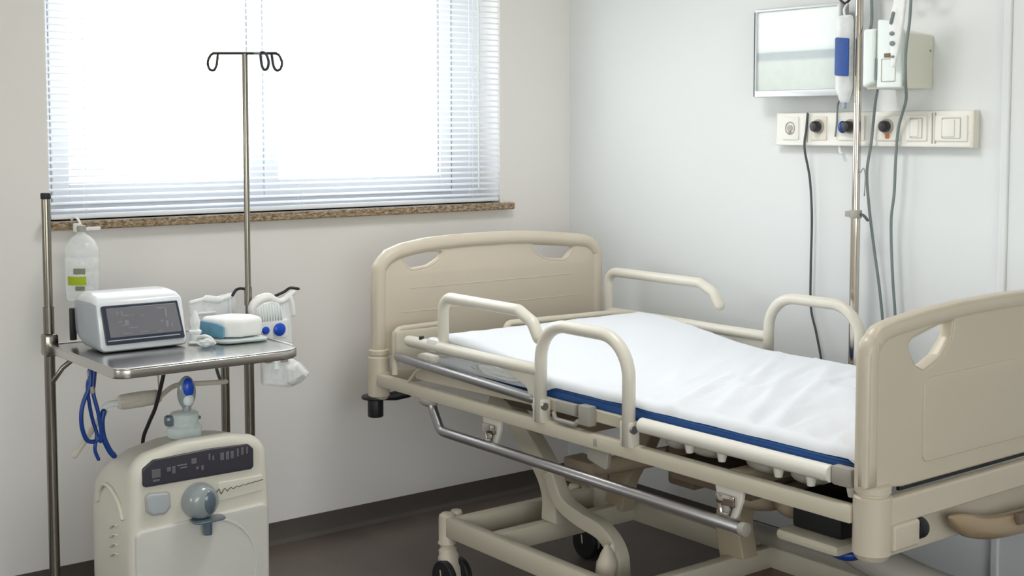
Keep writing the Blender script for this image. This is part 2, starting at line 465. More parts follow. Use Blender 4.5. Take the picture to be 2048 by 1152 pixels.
# sill
struct(MB().span(1.445, 3.452, YW - .046, YW + .14, 1.255, 1.285, .006, 3).build('trim_3', M['granite'], smooth=None), 'speckled brown granite window sill', 'window sill')

# window
yw = YW + 0.145
fr = MB()
FB = (1.528, 3.246, 1.333, WZ1 - .05)
fr.span(WX0, FB[0], yw, yw + .06, WZ0, WZ1, .003).span(FB[1] + .004, WX1, yw, yw + .06, WZ0, WZ1, .003)
fr.span(FB[0], FB[1] + .004, yw, yw + .06, WZ0, FB[2], .003).span(FB[0], FB[1] + .004, yw, yw + .06, FB[3], WZ1, .003)
win = fr.build('window_1', M['frame'], smooth=None)
struct(win, 'white framed two sash window behind the blind', 'window')
for (a, b) in ((FB[0] + .002, 2.347), (2.353, FB[1] - .004)):
    s = MB(); z0, z1 = FB[2] + .002, FB[3] - .002
    s.span(a, a + .06, yw - .012, yw + .045, z0, z1, .004).span(b - .06, b, yw - .012, yw + .045, z0, z1, .004)
    s.span(a + .06, b - .06, yw - .012, yw + .045, z0, z0 + .07, .004).span(a + .06, b - .06, yw - .012, yw + .045, z1 - .07, z1, .004)
    sash = s.build('sash', M['frame'], win, None)
    MB().span(a + .058, b - .058, yw + .01, yw + .016, z0 + .066, z1 - .066).build('pane', M['glass'], sash, None)
    MB().span(b - .063, b - .055, yw - .004, yw + .009, z0 + .07, z1 - .07).build('gasket', M['gasket'], sash, None)
MB().span(FB[1] - .003, FB[1] + .003, yw - .004, yw + .03, FB[2], FB[3]).build('frame_gap', M['gasket'], win, None)

# two added windows, unseen behind and left, sized to let in fill light
f = MB(); f.span(-1.5, -1.45, Y0 - .2, Y0 - .14, .57, 2.27).span(1.65, 1.7, Y0 - .2, Y0 - .14, .57, 2.27).span(-1.45, 1.65, Y0 - .2, Y0 - .14, .57, .62).span(-1.45, 1.65, Y0 - .2, Y0 - .14, 2.22, 2.27)
w2 = f.build('fill_window_back', M['frame'], None, None); struct(w2, 'added unseen window behind the viewer letting in fill light', 'window')
MB().span(-1.45, 1.65, Y0 - .172, Y0 - .166, .62, 2.22).build('pane', M['glass'], w2, None)  # pane of the added back fill window
f = MB(); f.span(X0 - .2, X0 - .14, 2.18, 2.22, .94, 1.90).span(X0 - .2, X0 - .14, 3.28, 3.32, .94, 1.90).span(X0 - .2, X0 - .14, 2.22, 3.28, .94, .98).span(X0 - .2, X0 - .14, 2.22, 3.28, 1.86, 1.90)
w3 = f.build('fill_window_left', M['frame'], None, None); struct(w3, 'small added unseen window in the left wall for fill light', 'window')
MB().span(X0 - .172, X0 - .166, 2.22, 3.28, .98, 1.86).build('pane', M['glass'], w3, None)  # pane of the added left fill window

# venetian blind
bl = thing('window_blind', 'white venetian blind with narrow level slats covering the window', 'blind', (2.438, YW + .014, WZ0))
SP = 0.0235; yb = YW + .014; nsl = 0; z = WZ0 + .036
sl0 = None
while z < WZ1 - .05:
    if sl0 is None:
        bm = bmesh.new(); ti = math.radians(19); K = 5; A = []; B = []
        for k in range(K + 1):
            t = (k / K - .5) * .025; hgt = .0028 * (1 - (2 * k / K - 1) ** 2)
            y_ = t * math.cos(ti) - hgt * math.sin(ti); z_ = t * math.sin(ti) + hgt * math.cos(ti)
            A.append(bm.verts.new((WX0 + .003, yb + y_, z + z_))); B.append(bm.verts.new((WX1 - .002, yb + y_, z + z_)))
        for k in range(K): bm.faces.new((A[k], B[k], B[k + 1], A[k + 1]))
        me = bpy.data.meshes.new('slat'); bm.to_mesh(me); bm.free()
        sl0 = finish('slat', me, M['slat'], bl, 180); z_first = z
    else:
        c = sl0.copy(); COL.objects.link(c); c.parent = bl; c.location = (0, 0, z - z_first)
    z += SP; nsl += 1
MB().span(WX0 + .006, WX1 - .004, yb - .013, yb + .013, WZ0 + .004, WZ0 + .022, .006).build('bottom_rail', M['frame'], bl)
MB().span(WX0 + .004, WX1 - .004, yb - .016, yb + .016, WZ1 - .035, WZ1, .004).build('head_rail', M['frame'], bl)
for x in (1.60, 2.44, 3.26):
    c = MB()
    for dy in (-.0135, .0135): c.tube([(x, yb + dy, WZ0 + .02), (x, yb + dy, WZ1 - .03)], .0009, 5)
    c.build('ladder_cord', M['frame'], bl)
MB().tube([(3.285, yb - .02, WZ1 - .04), (3.285, yb - .021, WZ0 + .06)], .003, 8).build('tilt_wand', M['film_milky'], bl)

# added ceiling lamp, unseen above the frame, placed and powered as fill
for i, (x, y) in enumerate(((2.45, 2.85),)):
    t = thing('added_fill_light', 'added unseen square fill light on the ceiling above the bed', 'ceiling light', (x, y, HC))
    f = MB(); f.span(x - .31, x + .31, y - .31, y + .31, HC - .035, HC - .001, .006); f.build('fill_lamp_frame', M['frame'], t, None)
    MB().span(x - .28, x + .28, y - .28, y + .28, HC - .040, HC - .0355).build('diffuser', mat('lit_diffuser', (255, 252, 246), .5, emit=2.5), t, None)
    ld = bpy.data.lights.new('fill_lamp', 'AREA'); ld.size = .55; ld.energy = CEIL_FILL_POWER; ld.color = (1, .995, .985)
    lo = bpy.data.objects.new('fill_lamp', ld); COL.objects.link(lo); lo.parent = t; lo.location = (0, 0, -.045)

# ------------------------------------------------------------------ the bed
bed = thing('hospital_bed', 'cream adjustable hospital bed with raised side rails along the right wall', 'bed', (3.05, 2.95, 0))
CR, CM, CD = M['cream'], M['cream_metal'], M['cream_dull']
# headboard
HL, HR, HY = 2.502, 3.622, 4.05
top = [(HL, .765), (HR, .765), (HR, 1.05), (3.607, 1.115), (3.572, 1.152), (3.50, 1.171), (3.244, 1.193), (3.05, 1.199), (2.86, 1.198), (2.738, 1.192), (2.63, 1.177), (2.56, 1.155), (2.518, 1.112), (HL, 1.05)]
rim_pts = [(HL + .028, .765), (HL + .028, 1.05), (2.542, 1.10), (2.580, 1.132), (2.64, 1.15), (2.738, 1.164), (2.86, 1.17), (3.05, 1.172), (3.244, 1.166), (3.49, 1.143), (3.548, 1.130), (3.582, 1.100), (3.594, 1.05), (3.594, .765)]
def hole(cx, cz, w, h, flip):
    P = [(-.5, .45), (-.42, -.05), (-.28, -.5), (.12, -.38), (.38, .0), (.5, .5), (.1, .52), (-.3, .5)]
    pts = [(cx + (-u if flip else u) * w, cz + v * h) for u, v in P]
    return r2(pts, .035, 5)
hb = plate('headboard', [top, hole(2.72, 1.108, .205, .07, False), hole(3.352, 1.105, .25, .08, True)], .03, .008, FXZ(HY), CR, bed)
MB().tube(spline([(x, HY, z_) for x, z_ in rim_pts], 6), .028, 14, flat=1.0).build('rim', CR, hb, 180)
for cx, cz, w_, h_, fl in ((2.72, 1.108, .205, .07, False), (3.352, 1.105, .25, .08, True)):
    lp = hole(cx, cz, w_, h_, fl)
    MB().tube([(u, HY, v) for u, v in lp], .0155, 10, closed=True, flat=.5, up=(0, 1, 0)).build('handle_edge', CR, hb, 180)
gr_ = MB()
for (x0, x1, z0) in ((2.66, 3.46, 1.008), (2.62, 3.50, .92)): gr_.box(((x0 + x1) / 2, HY - .015, z0), (x1 - x0, .0022, .004), .001)
gr_.build('moulded_line', CR, hb)
# footboard
FL, FR_, FY = 2.486, 3.634, 1.866
ftop = [(FL, .76), (2.63, .742), (3.49, .742), (FR_, .76), (FR_, 1.075), (3.622, 1.12), (3.59, 1.146), (3.53, 1.160), (3.30, 1.172), (3.06, 1.176), (2.86, 1.172), (2.72, 1.163), (2.595, 1.150), (2.535, 1.137), (2.502, 1.108), (FL, 1.068)]
def fhole(s):
    P = [(-.035, -.012), (-.03, -.03), (-.005, -.066), (.03, -.081), (.055, -.073), (.10, -.055), (.145, -.015), (.155, .03), (.14, .035), (.03, .012), (-.02, .0)]
    c = 2.672 if s > 0 else 3.448
    return r2([(c + u * s, 1.098 + v) for u, v in P], .012, 4)
fb = plate('footboard', [ftop, fhole(1), fhole(-1)], .040, .008, FXZ(FY), CR, bed)
def inset(pts, d, sub=3):
    P = [Vector((a_, b_, 0)) for a_, b_ in pts]; n_ = len(P); area = sum(P[i].x * P[(i + 1) % n_].y - P[(i + 1) % n_].x * P[i].y for i in range(n_)); sg = 1 if area > 0 else -1
    out_ = []
    for i in range(n_):
        t_ = (P[(i + 1) % n_] - P[i]).normalized() + (P[i] - P[i - 1]).normalized(); t_.normalize()
        out_.append(P[i] + Vector((-t_.y, t_.x, 0)) * d * sg)
    return out_
ip = inset(ftop, .024)
rim_f = [Vector((FL + .024, .765, 0))] + [p_ for p_ in (ip[15:16] + ip[14:4:-1] + ip[4:5])] 
rim_f = [Vector((FL + .024, FY, .762))] + [Vector((p_.x, FY, p_.y)) for p_ in [ip[k] for k in (15, 14, 13, 12, 11, 10, 9, 8, 7, 6, 5, 4)]] + [Vector((FR_ - .024, FY, .762))]
MB().tube(spline(rim_f, 6), .025, 16).build('rim', CR, fb, 180)
for sg_ in (1, -1):
    MB().tube([(u, FY, v) for u, v in fhole(sg_)], .0185, 10, closed=True, flat=.22, up=(0, 1, 0)).build('handle_edge', CR, fb, 180)
plate('raised_panel', [r2([(2.70, .79), (3.42, .79), (3.42, .985), (3.39, .998), (3.06, 1.002), (2.73, .998), (2.70, .985)], .02)], .008, .003, FXZ(FY - .0205), CR, fb)
# end board under the footboard and apron
plate('end_rail', [r2([(2.55, .664), (3.57, .664), (3.57, .730), (2.55, .730)], .006)], .03, .006, FXZ(1.838), CR, bed)
e = plate('end_apron', [r2([(2.56, .565), (3.1, .560), (3.56, .565), (3.56, .70), (2.56, .70)], .01)], .02, .005, FXZ(1.885), CM, bed)
MB().span(2.62, 3.50, 1.852, 1.860, .733, .744).build('end_slot', M['black'], bed, None)
# corner posts
for x, y, r, z0, z1 in ((2.537, 1.866, .046, .592, .735), (3.583, 1.866, .046, .592, .735), (2.530, HY, .040, .615, .765), (3.594, HY, .040, .615, .765)):
    p = MB().lathe([(r - .012, z0 - .012), (r - .006, z0 - .006), (r - .004, z0), (r, z0 + .004), (r, z1 - .004), (r - .004, z1), (r - .008, z1 + .001), (r - .008, z1 + .006), (r - .003, z1 + .008), (r - .003, z1 + .022), (r - .008, z1 + .026)], (x, y, 0)).build('corner_post', CR, bed)
for x in (2.537, 3.583):
    s = 1 if x < 3 else -1
    bb = plate('bumper_bracket', [r2([(1.812, .606), (1.86, .592), (1.86, .668), (1.812, .668)], .008)], .10, .006, FYZ(x + s * .065), CR, bed)
    MB().cyl((x + s * .115, 1.83, .640), (x + s * .145, 1.83, .640), .027, 24, bev=.008).build('buffer_wheel', M['black'], bb)
for x in (2.530, 3.594):
    s = 1 if x < 3 else -1
    a = MB(); a.cyl((x - s * .003, HY + .02, .603), (x - s * .003, HY + .02, .615), .052, 28, bev=.004); a.cyl((x - s * .003, HY + .02, .535), (x - s * .003, HY + .02, .603), .029, 24, bev=.004)
    a.tube([(x, HY + .01, .609), (x + s * .06, HY - .02, .612), (x + s * .11, HY - .03, .622)], [.012, .018, .022], 10)
    a.build('wall_buffer', M['black'], bed)
# side frame rails
for x in (2.512, 3.588):
    MB().span(x - .016, x + .016, 1.90, 4.01, .662, .706, .006).build('side_rail_beam', CM, bed)
    m_ = MB()
    for y in (2.81, ):
        m_.box((x - .0165, y, .684), (.003, .014, .022), .001)
    m_.build('rail_slot', M['grey_plastic'], bed)
MB().span(2.53, 3.57, 4.0, 4.03, .66, .71, .005).build('end_beam', CM, bed)
MB().span(2.53, 3.57, 3.0, 3.05, .655, .70, .005).build('cross_beam', CD, bed)
MB().span(2.53, 3.57, 2.28, 2.33, .655, .70, .005).build('cross_beam', CD, bed)
# lying surface
d = MB(); d.span(2.555, 3.545, 1.93, 2.62, .744, .762, .004); d.span(2.555, 3.545, 2.64, 3.06, .744, .762, .004); d.span(2.555, 3.545, 3.08, 3.78, .744, .762, .004)
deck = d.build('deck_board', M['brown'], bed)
for x in (2.533, 3.567):
    pts = [(2.68, .736), (3.20, .734), (3.72, .718), (3.80, .718), (3.80, .775), (3.70, .772), (3.05, .772), (2.68, .772)]
    plate('deck_side_panel', [r2(pts, .012)], .018, .004, FYZ(x), CM, bed)
    b_ = MB(); b_.tube([(x - .022 * (1 if x < 3 else -1), 1.968, .768), (x - .022 * (1 if x < 3 else -1), 2.63, .767)], .0215, 16); b_.build('deck_bumper', M['bumper'], bed)
    MB().box((x - .015 * (1 if x < 3 else -1), 1.935, .768), (.03, .062, .05), .010).build('bumper_end', M['grey_plastic'], bed)
for y in (1.935, 2.06, 2.165, 2.36, 2.48):
    for x in (2.55, 3.55):
        MB().lathe([(.010, .712), (.013, .726), (.016, .744)], (x, y, 0), seg=16).build('support_cup', M['bumper'], bed)
for y, w_ in ((2.10, .09), (2.24, .11), (2.45, .12), (2.56, .07)):
    MB().ell((2.60, y, .724), (.05, w_ * .6, .024)).build('moulded_pad', M['grey_plastic'], bed)
# spring / lever behind hoop
lv = MB(); lv.box((2.508, 2.95, .762), (.022, .09, .035), .004); lv.box((2.508, 2.86, .755), (.03, .05, .06), .004)
lv.tube(rcorner([(2.495, 3.00, .744), (2.495, 2.99, .722), (2.495, 2.90, .722), (2.495, 2.885, .735)], .01), .007, 10)
lv.build('rail_release_latch', M['grey_plastic'], bed)
# side rails, head part and hoop
def side_rail(x, s, hx, vy, hy_end, bar_y0, zt):
    r = .0195
    hoop = MB().tube(rcorner([(x, 3.068, .700), (x, 3.066, 1.008), (x, 2.672, 1.008), (x, 2.672, .700)], [0, .115, .115, 0], n=10), r, 16).build('side_rail', M['cream_rail'], bed, 180)
    for y in (3.068, 2.672):
        MB().box((x + s * .004, y, .735), (.036, .05, .075), .006).build('hinge_block', M['cream_rail'], hoop)
        MB().cyl((x - s * .005, y - .03, .752), (x - s * .005, y - .022, .752), .012, 14).build('hinge_pin', M['steel_dull'], hoop)
    MB().tube(rcorner([(hx, vy, .84), (hx, vy, zt), (hx, hy_end + .07, zt), (hx, hy_end, zt - .03), (hx, hy_end - .03, zt - .075)], [0, .05, .04, .04, 0], n=8), r, 16, cap='round').build('head_handle', M['cream_rail'], hoop, 180)
    MB().tube([(x, bar_y0, .856), (x, 3.6, .858), (x, 3.30, .858), (x, 3.068, .860)], [r, r * 1.05, r, r], 16, cap='round').build('lower_bar', M['cream_rail'], hoop, 180)
    plate('gusset', [r2([(3.066, .865), (3.066, .715), (3.10, .735), (3.13, .80), (3.25, .838), (3.40, .85), (3.40, .862)], .012)], .016, .004, FYZ(x), M['cream_rail'], hoop)
    if abs(hx - x) > .005:
        MB().box((2.504, vy + .03, .862), (.044, .07, .05), .014).build('joint_cap', M['white'], hoop)
    return hoop
side_rail(2.500, 1, 2.514, 3.610, 3.125, 3.80, 1.030)
side_rail(3.548, -1, 3.548, 3.918, 3.335, 3.918, 1.022)
# head end frame bits
MB().tube([(2.50, 3.87, .790), (2.50, 3.5, .779), (2.50, 3.105, .766)], .0165, 14, cap='round').build('accessory_tube', M['steel_dull'], bed, 180)
hd = MB(); hd.span(2.53, 2.75, 3.93, 3.97, .76, .87, .01); hd.tube(rcorner([(2.535, 3.95, .71), (2.535, 3.95, .875), (2.75, 3.95, .878)], .03), .011, 10)
hd.build('head_bracket', CM, bed)
MB().tube([(2.505, 3.815, .706), (2.503, 3.76, .755), (2.503, 3.72, .775)], .0055, 8).build('strut_wire', CM, bed)
MB().box((2.535, 3.73, .79), (.05, .09, .05), .012).build('deck_end_block', M['bumper'], bed)
MB().tube(rcorner([(2.86, 3.70, .80), (2.86, 3.712, .895), (3.36, 3.712, .888), (3.503, 3.712, .875), (3.503, 3.58, .86), (3.503, 3.57, .765)], .025, n=6), .012, 10, flat=1.0).build('mattress_retainer', CM, bed, 180)
MB().cyl((2.495, 3.715, .872), (2.495, 3.715, .884), .009, 14, bev=.002).build('rail_button', M['black'], bed)
# low accessory bar with brackets
ab = MB().tube(rcorner([(2.512, 3.68, .655), (2.505, 3.655, .625), (2.50, 3.61, .570), (2.50, 2.245, .567)], [0, .03, .05, 0]), .0165, 14).build('accessory_bar', M['steel_dull'], bed, 180)
MB().cyl((2.50, 2.225, .567), (2.50, 2.245, .567), .019, 16, bev=.003).build('bar_end', M['grey_plastic'], ab)
MB().ell((2.512, 3.70, .655), (.022, .05, .018)).build('bar_mount', M['grey_plastic'], ab)
for y, h_ in ((3.335, .075), (2.30, .085)):
    pl = plate('hook_plate', [r2([(y - .05, .664), (y + .05, .664), (y + .035, .60), (y + .03, .585), (y - .025, .580), (y - .045, .63)], .008)], .014, .003, FYZ(2.518), M['bumper'], bed)
    q = MB(); q.box((2.506, y + .003, .628), (.014, .066, .03), .004); q.tube([(2.503, y + .02, .615), (2.503, y + .014, .592), (2.503, y - .012, .592), (2.503, y - .018, .612)], .005, 8)
    q.build('hook', M['chrome'], pl)
pl = plate('cable_clip_plate', [r2([(2.78, .664), (2.88, .664), (2.875, .618), (2.82, .606), (2.79, .60)], .008)], .016, .003, FYZ(2.53), M['grey_plastic'], bed)
# base frame
BZ0, BZ1 = .20, .27
bx0, bx1 = 2.53, 3.17
for x in (bx0, bx1): MB().span(x - .02, x + .02, 2.20, 3.60, BZ0, BZ1, .007).build('base_beam', CM, bed)
for y in (3.575, 3.36, 2.72, 2.26): MB().span(bx0 + .015, bx1 - .015, y - .02, y + .02, BZ0, BZ1, .007).build('base_cross_beam', CM, bed)
for x in (bx0, bx1):
    for y, dy in ((3.615, 1), (2.20, -1)):
        k = MB().lathe([(.024, .168), (.032, .172), (.032, .176), (.029, .18), (.029, .262), (.027, .272), (.018, .279), (.006, .281)], (x, y, 0), seg=24)
        k.lathe([(.022, .20), (.022, .266), (.018, .276), (.006, .279)], (x + .05 * (1 if x < 3 else -1), y + .015 * dy, 0), seg=20)
        cp = k.build('caster_post', CR, bed)
        h = MB()
        h.tube(spline([(x, y, .172), (x, y - .005, .14), (x, y - .02, .09), (x, y - .025, .06)], 5), [.026] * 3 + [.034] * 3 + [.040] * 4 + [.045] * 6, 16, cap='round', flat=.75)
        h.build('caster_cover', CR, cp, 180)
        MB().lathe([(.02, -.012), (.058, -.012), (.062, -.008), (.062, .008), (.058, .012), (.02, .012)], (x + .032, y - .03, .0625), (1, 0, 0), 28).build('caster_wheel', M['black'], cp)
        MB().lathe([(.02, -.012), (.058, -.012), (.062, -.008), (.062, .008), (.058, .012), (.02, .012)], (x - .032, y - .03, .0625), (1, 0, 0), 28).build('caster_wheel', M['black'], cp)
# lifting arms
def arm(x, pts, w0, w1, th, name, m):
    P = spline([(p[0], p[1], 0) for p in pts], 8); n = len(P); L, R = [], []
    for i in range(n):
        t = (P[min(n - 1, i + 1)] - P[max(0, i - 1)]).normalized(); nn = Vector((-t.y, t.x, 0)); ww = (w0 + (w1 - w0) * i / (n - 1)) / 2
        L.append(P[i] + nn * ww); R.append(P[i] - nn * ww)
    loop = [(p.x, p.y) for p in L + R[::-1]]
    return plate(name, [loop], th, .006, FYZ(x), m, bed)
arm(2.78, [(3.335, .272), (3.335, .36), (3.375, .44), (3.47, .53), (3.56, .60), (3.66, .66)], .075, .075, .06, 'lift_arm', CM)
arm(2.74, [(3.30, .46), (3.245, .37), (3.15, .335), (3.04, .315), (2.975, .26), (2.965, .17), (2.965, .10)], .05, .055, .05, 'pedal_arm', CM)
MB().tube(spline([(2.70, 2.955, .30), (2.68, 2.935, .25), (2.68, 2.94, .15)], 6), .009, 8).build('pedal_rod', M['cream_rail'], bed)
MB().tube(spline([(2.64, 2.915, .315), (2.64, 2.915, .27), (2.64, 2.925, .20), (2.64, 2.93, .12), (2.64, 2.93, .06)], 5), [.012, .018, .023, .027, .030] + [.036] * 5 + [.042] * 6 + [.045] * 5, 18, cap='round', flat=.8).build('foot_pedal', CR, bed, 180)
arm(3.02, [(2.72, .26), (2.74, .38), (2.70, .50), (2.62, .60), (2.52, .66)], .10, .10, .07, 'lift_arm', CD)
arm(3.10, [(3.36, .26), (3.33, .38), (3.25, .50), (3.20, .60), (3.18, .66)], .09, .09, .06, 'lift_arm', CD)
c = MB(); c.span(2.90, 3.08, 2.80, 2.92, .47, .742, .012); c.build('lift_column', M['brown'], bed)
c = MB(); c.cyl((2.95, 2.95, .55), (2.95, 3.35, .42), .03, 16); c.box((2.95, 3.37, .41), (.09, .14, .09), .01); c.build('lift_motor', CD, bed)
c = MB(); c.tube(spline([(2.84, 2.30, .53), (2.87, 2.15, .46), (2.92, 1.98, .40), (3.05, 1.80, .34)], 6), .05, 14); c.build('foot_actuator', M['grey_plastic'], bed, 180)
c = MB(); c.span(2.62, 2.80, 2.02, 2.18, .565, .66, .012); c.build('control_box', M['black'], bed)
c = MB(); c.span(2.58, 2.80, 2.00, 2.20, .535, .565, .012); c.build('control_box_tray', CM, bed)
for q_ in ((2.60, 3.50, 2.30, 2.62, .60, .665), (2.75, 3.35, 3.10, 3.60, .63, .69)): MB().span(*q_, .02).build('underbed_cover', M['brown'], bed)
c = MB(); c.tube(spline([(2.80, 1.83, .640), (2.86, 1.825, .612), (2.93, 1.82, .592), (3.02, 1.82, .580), (3.14, 1.82, .574), (3.30, 1.82, .574), (3.40, 1.825, .60)], 6), [.006, .012, .018, .022, .025, .027] + [.03] * 31, 14, cap='round', flat=1.0); c.build('hand_control_holder', mat('tan_plastic', (166, 144, 116), .3, coat=.3), bed, 180)
MB().box((3.06, 1.79, .60), (.05, .02, .03), .005).build('holder_latch', M['brown'], bed)
MB().box((3.22, 1.795, .585), (.10, .03, .05), .012).build('holder_grip', M['cream_dull'], bed)
MB().tube([(3.19, 2.92, .275), (3.19, 2.80, .285), (3.19, 2.20, .285)], .034, 14, cap='round').build('base_cover', M['grey_plastic'], bed, 180)
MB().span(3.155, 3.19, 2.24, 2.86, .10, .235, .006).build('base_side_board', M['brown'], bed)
for c_, s_ in (((2.80, 2.42, .585), (.13, .10, .06)), ((2.74, 2.24, .60), (.09, .07, .05))): MB().ell(c_, s_).build('motor_cover', M['cream_dull'], bed, 180)
MB().ell((2.70, 2.06, .515), (.05, .045, .022)).build('blue_cap', M['blue_tube'], bed)

# ------------------------------------------------------------------ mattress and sheet
def top_z(y):
    t = max(0.0, min(1.0, (y - 2.95) / .65)); return .833 + .062 * (t * t * (3 - 2 * t))
def cushion(name, x0, x1, y0, y1, zb, zt_f, rr, m, wr=0.0, nx=64, ny=120, shell=False):
    bm = bmesh.new(); K = 7
    grid = []
    for j in range(ny + 1):
        v = j / ny; row = []
        for i in range(-K, nx + K + 1):
            if i < 0: a = PI / 2 * (-i / K); dx, dz = -math.sin(a) * rr, (math.cos(a) - 1); u = 0
            elif i > nx: a = PI / 2 * ((i - nx) / K); dx, dz = math.sin(a) * rr, (math.cos(a) - 1); u = 1
            else: dx = dz = 0; u = i / nx
            x = x0 + rr + (x1 - x0 - 2 * rr) * u + dx; y = y0 + (y1 - y0) * v
            zt = zt_f(y); z_ = zt + dz * min(rr * 1.0, zt - zb)
            ey = min(1.0, min(v, 1 - v) / .02); z_ -= (1 - ey) ** 2 * .018
            if wr > 0:
                q = Vector((x * 2.0 + y * 2.6, y * 9.0 - x * 4.0, 0))
                f = noise.noise(q) * .6 + noise.noise(q * 2.1 + Vector((3, 1, 5))) * .4
                rid = (1 - abs(noise.noise(Vector((x * 1.3 + 4, y * 8.5 - x * 5.0, 2.2))) * 2.2)); rid = max(0, rid) ** 3
                q2 = Vector((x * 2.2 - 1, y * 19 - x * 8.0, 7)); rid2 = max(0, 1 - abs(noise.noise(q2) * 2.4)) ** 3
                amp = wr * max(0.25, min(1.0, (3.1 - y) / .5))
                side = 1.0 if (0 <= i <= nx) else .5
                z_ += amp * side * (f * .55 + rid * .75 + rid2 * .4 - .25)
            row.append(bm.verts.new((x, y, z_)))
        lo = bm.verts.new((row[0].co.x, row[0].co.y, zb + (noise.noise(Vector((0, row[0].co.y * 9, 0))) * .003 - .023 * max(0, min(1, (row[0].co.y - 3.04) / .06)) if wr else 0)))
        hi = bm.verts.new((row[-1].co.x, row[-1].co.y, zb)); grid.append([lo] + row + [hi])
    for A, B in zip(grid, grid[1:]):
        for i in range(len(A) - 1): bm.faces.new((A[i], A[i + 1], B[i + 1], B[i]))
    bm.faces.new(grid[0]); bm.faces.new(list(reversed(grid[-1])))
    if not shell: bm.faces.new([r[0] for r in grid[::-1]] + [r[-1] for r in grid])
    bmesh.ops.recalc_face_normals(bm, faces=bm.faces[:])
    me = bpy.data.meshes.new(name); bm.to_mesh(me); bm.free()
    return finish(name, me, m, None, 50)
mt = cushion('mattress', 2.545, 3.465, 1.915, 3.660, .7632, lambda y: top_z(y) - .020, .018, M['blue_mat'], 0, 20, 40)
tag(mt, 'thin blue mattress under the white sheet on the bed', 'mattress')
MB().tube([(2.545, 1.93, .798), (2.545, 3.64, .798)], .005, 8).build('piping', M['blue_mat'], mt, 180)
sh = cushion('bed_sheet', 2.536, 3.474, 1.908, 3.668, .805, top_z, .026, M['sheet'], .0145, shell=True)
tag(sh, 'creased white sheet stretched over the blue mattress', 'bed sheet')

# crumpled clear bag behind the near rail
def crumpled(name, c, s, m, seedv, amp=.35, sub=4, rot=None, parent=None):
    b = bmesh.new(); bmesh.ops.create_icosphere(b, subdivisions=sub, radius=1.0)
    for v in b.verts:
        n1 = noise.noise(v.co * 2.3 + Vector((seedv, 0, 0))); n2 = abs(noise.noise(v.co * 5 + Vector((0, seedv, 3))))
        v.co = v.co * (1 + amp * n1 - amp * .6 * n2)
    mt_ = Matrix.Translation(Vector(c))
    if rot is not None: mt_ = mt_ @ rot
    bmesh.ops.transform(b, matrix=mt_ @ Matrix.Diagonal((s[0], s[1], s[2], 1)), verts=b.verts[:])
    me = bpy.data.meshes.new(name); b.to_mesh(me); b.free()
    return finish(name, me, m, parent, 180)
cb = crumpled('plastic_pouch', (2.525, 3.30, .812), (.005, .15, .018), M['film_milky'], 3.1, .3)
tag(cb, 'crumpled clear plastic pouch tucked behind the near side rail', 'plastic pouch')

# ------------------------------------------------------------------ trolley on the left
TX0, TX1, TY0, TY1, TZ = 1.312, 1.905, 3.455, 4.012, .936
tr = thing('medical_trolley', 'steel trolley with a flat tray standing under the window', 'trolley', (1.6, 3.75, 0))
plate('tray', [r2([(TX0, TY1), (TX1, TY1), (TX1, TY0), (TX0, TY0)], [.01, .01, .09, .045], 8)], .026, .004, FXY(TZ - .013), M['tray'], tr)
lipl = [Vector((x, y, TZ + .001)) for x, y in r2([(TX0 + .004, TY1 - .004), (TX1 - .004, TY1 - .004), (TX1 - .004, TY0 + .004), (TX0 + .004, TY0 + .004)], [.01, .01, .086, .041], 8)]
MB().tube(lipl, .003, 6, closed=True).build('tray_lip', M['tray'], tr, 180)
p = MB(); p.cyl((1.319, 4.025, .05), (1.319, 4.025, 1.05), .0165, 18); p.cyl((1.319, 4.025, 1.05), (1.319, 4.025, 1.395), .0135, 18); p.cyl((1.319, 4.025, 1.046), (1.319, 4.025, 1.052), .017, 18)
po_ = p.build('tall_post', M['steel'], tr)
MB().cyl((1.319, 4.025, 1.385), (1.319, 4.025, 1.404), .0155, 18, bev=.002).build('post_cap', M['black'], po_)
MB().box((1.319, 4.02, .935), (.042, .05, .07), .008).build('post_clamp', M['steel'], po_)
MB().tube([(1.322, 4.01, .82), (1.345, 3.985, .865), (1.40, 3.97, .91)], .008, 10).build('brace', M['steel'], po_)
MB().cyl((1.893, 4.0, .05), (1.893, 4.0, .912), .0145, 18).build('short_post', M['steel'], tr)
fr_ = MB()
for x in (1.318, 1.893): fr_.span(x - .014, x + .014, 3.50, 4.035, .055, .085, .004)
fr_.span(1.32, 1.89, 3.99, 4.02, .055, .085, .004)
fr_.build('base_frame', M['steel'], tr)
for x in (1.318, 1.893):
    for y in (3.52, 4.02): MB().lathe([(.01, -.009), (.026, -.009), (.028, -.005), (.028, .005), (.026, .009), (.01, .009)], (x, y, .029), (1, 0, 0), 20).build('caster', M['black'], tr)

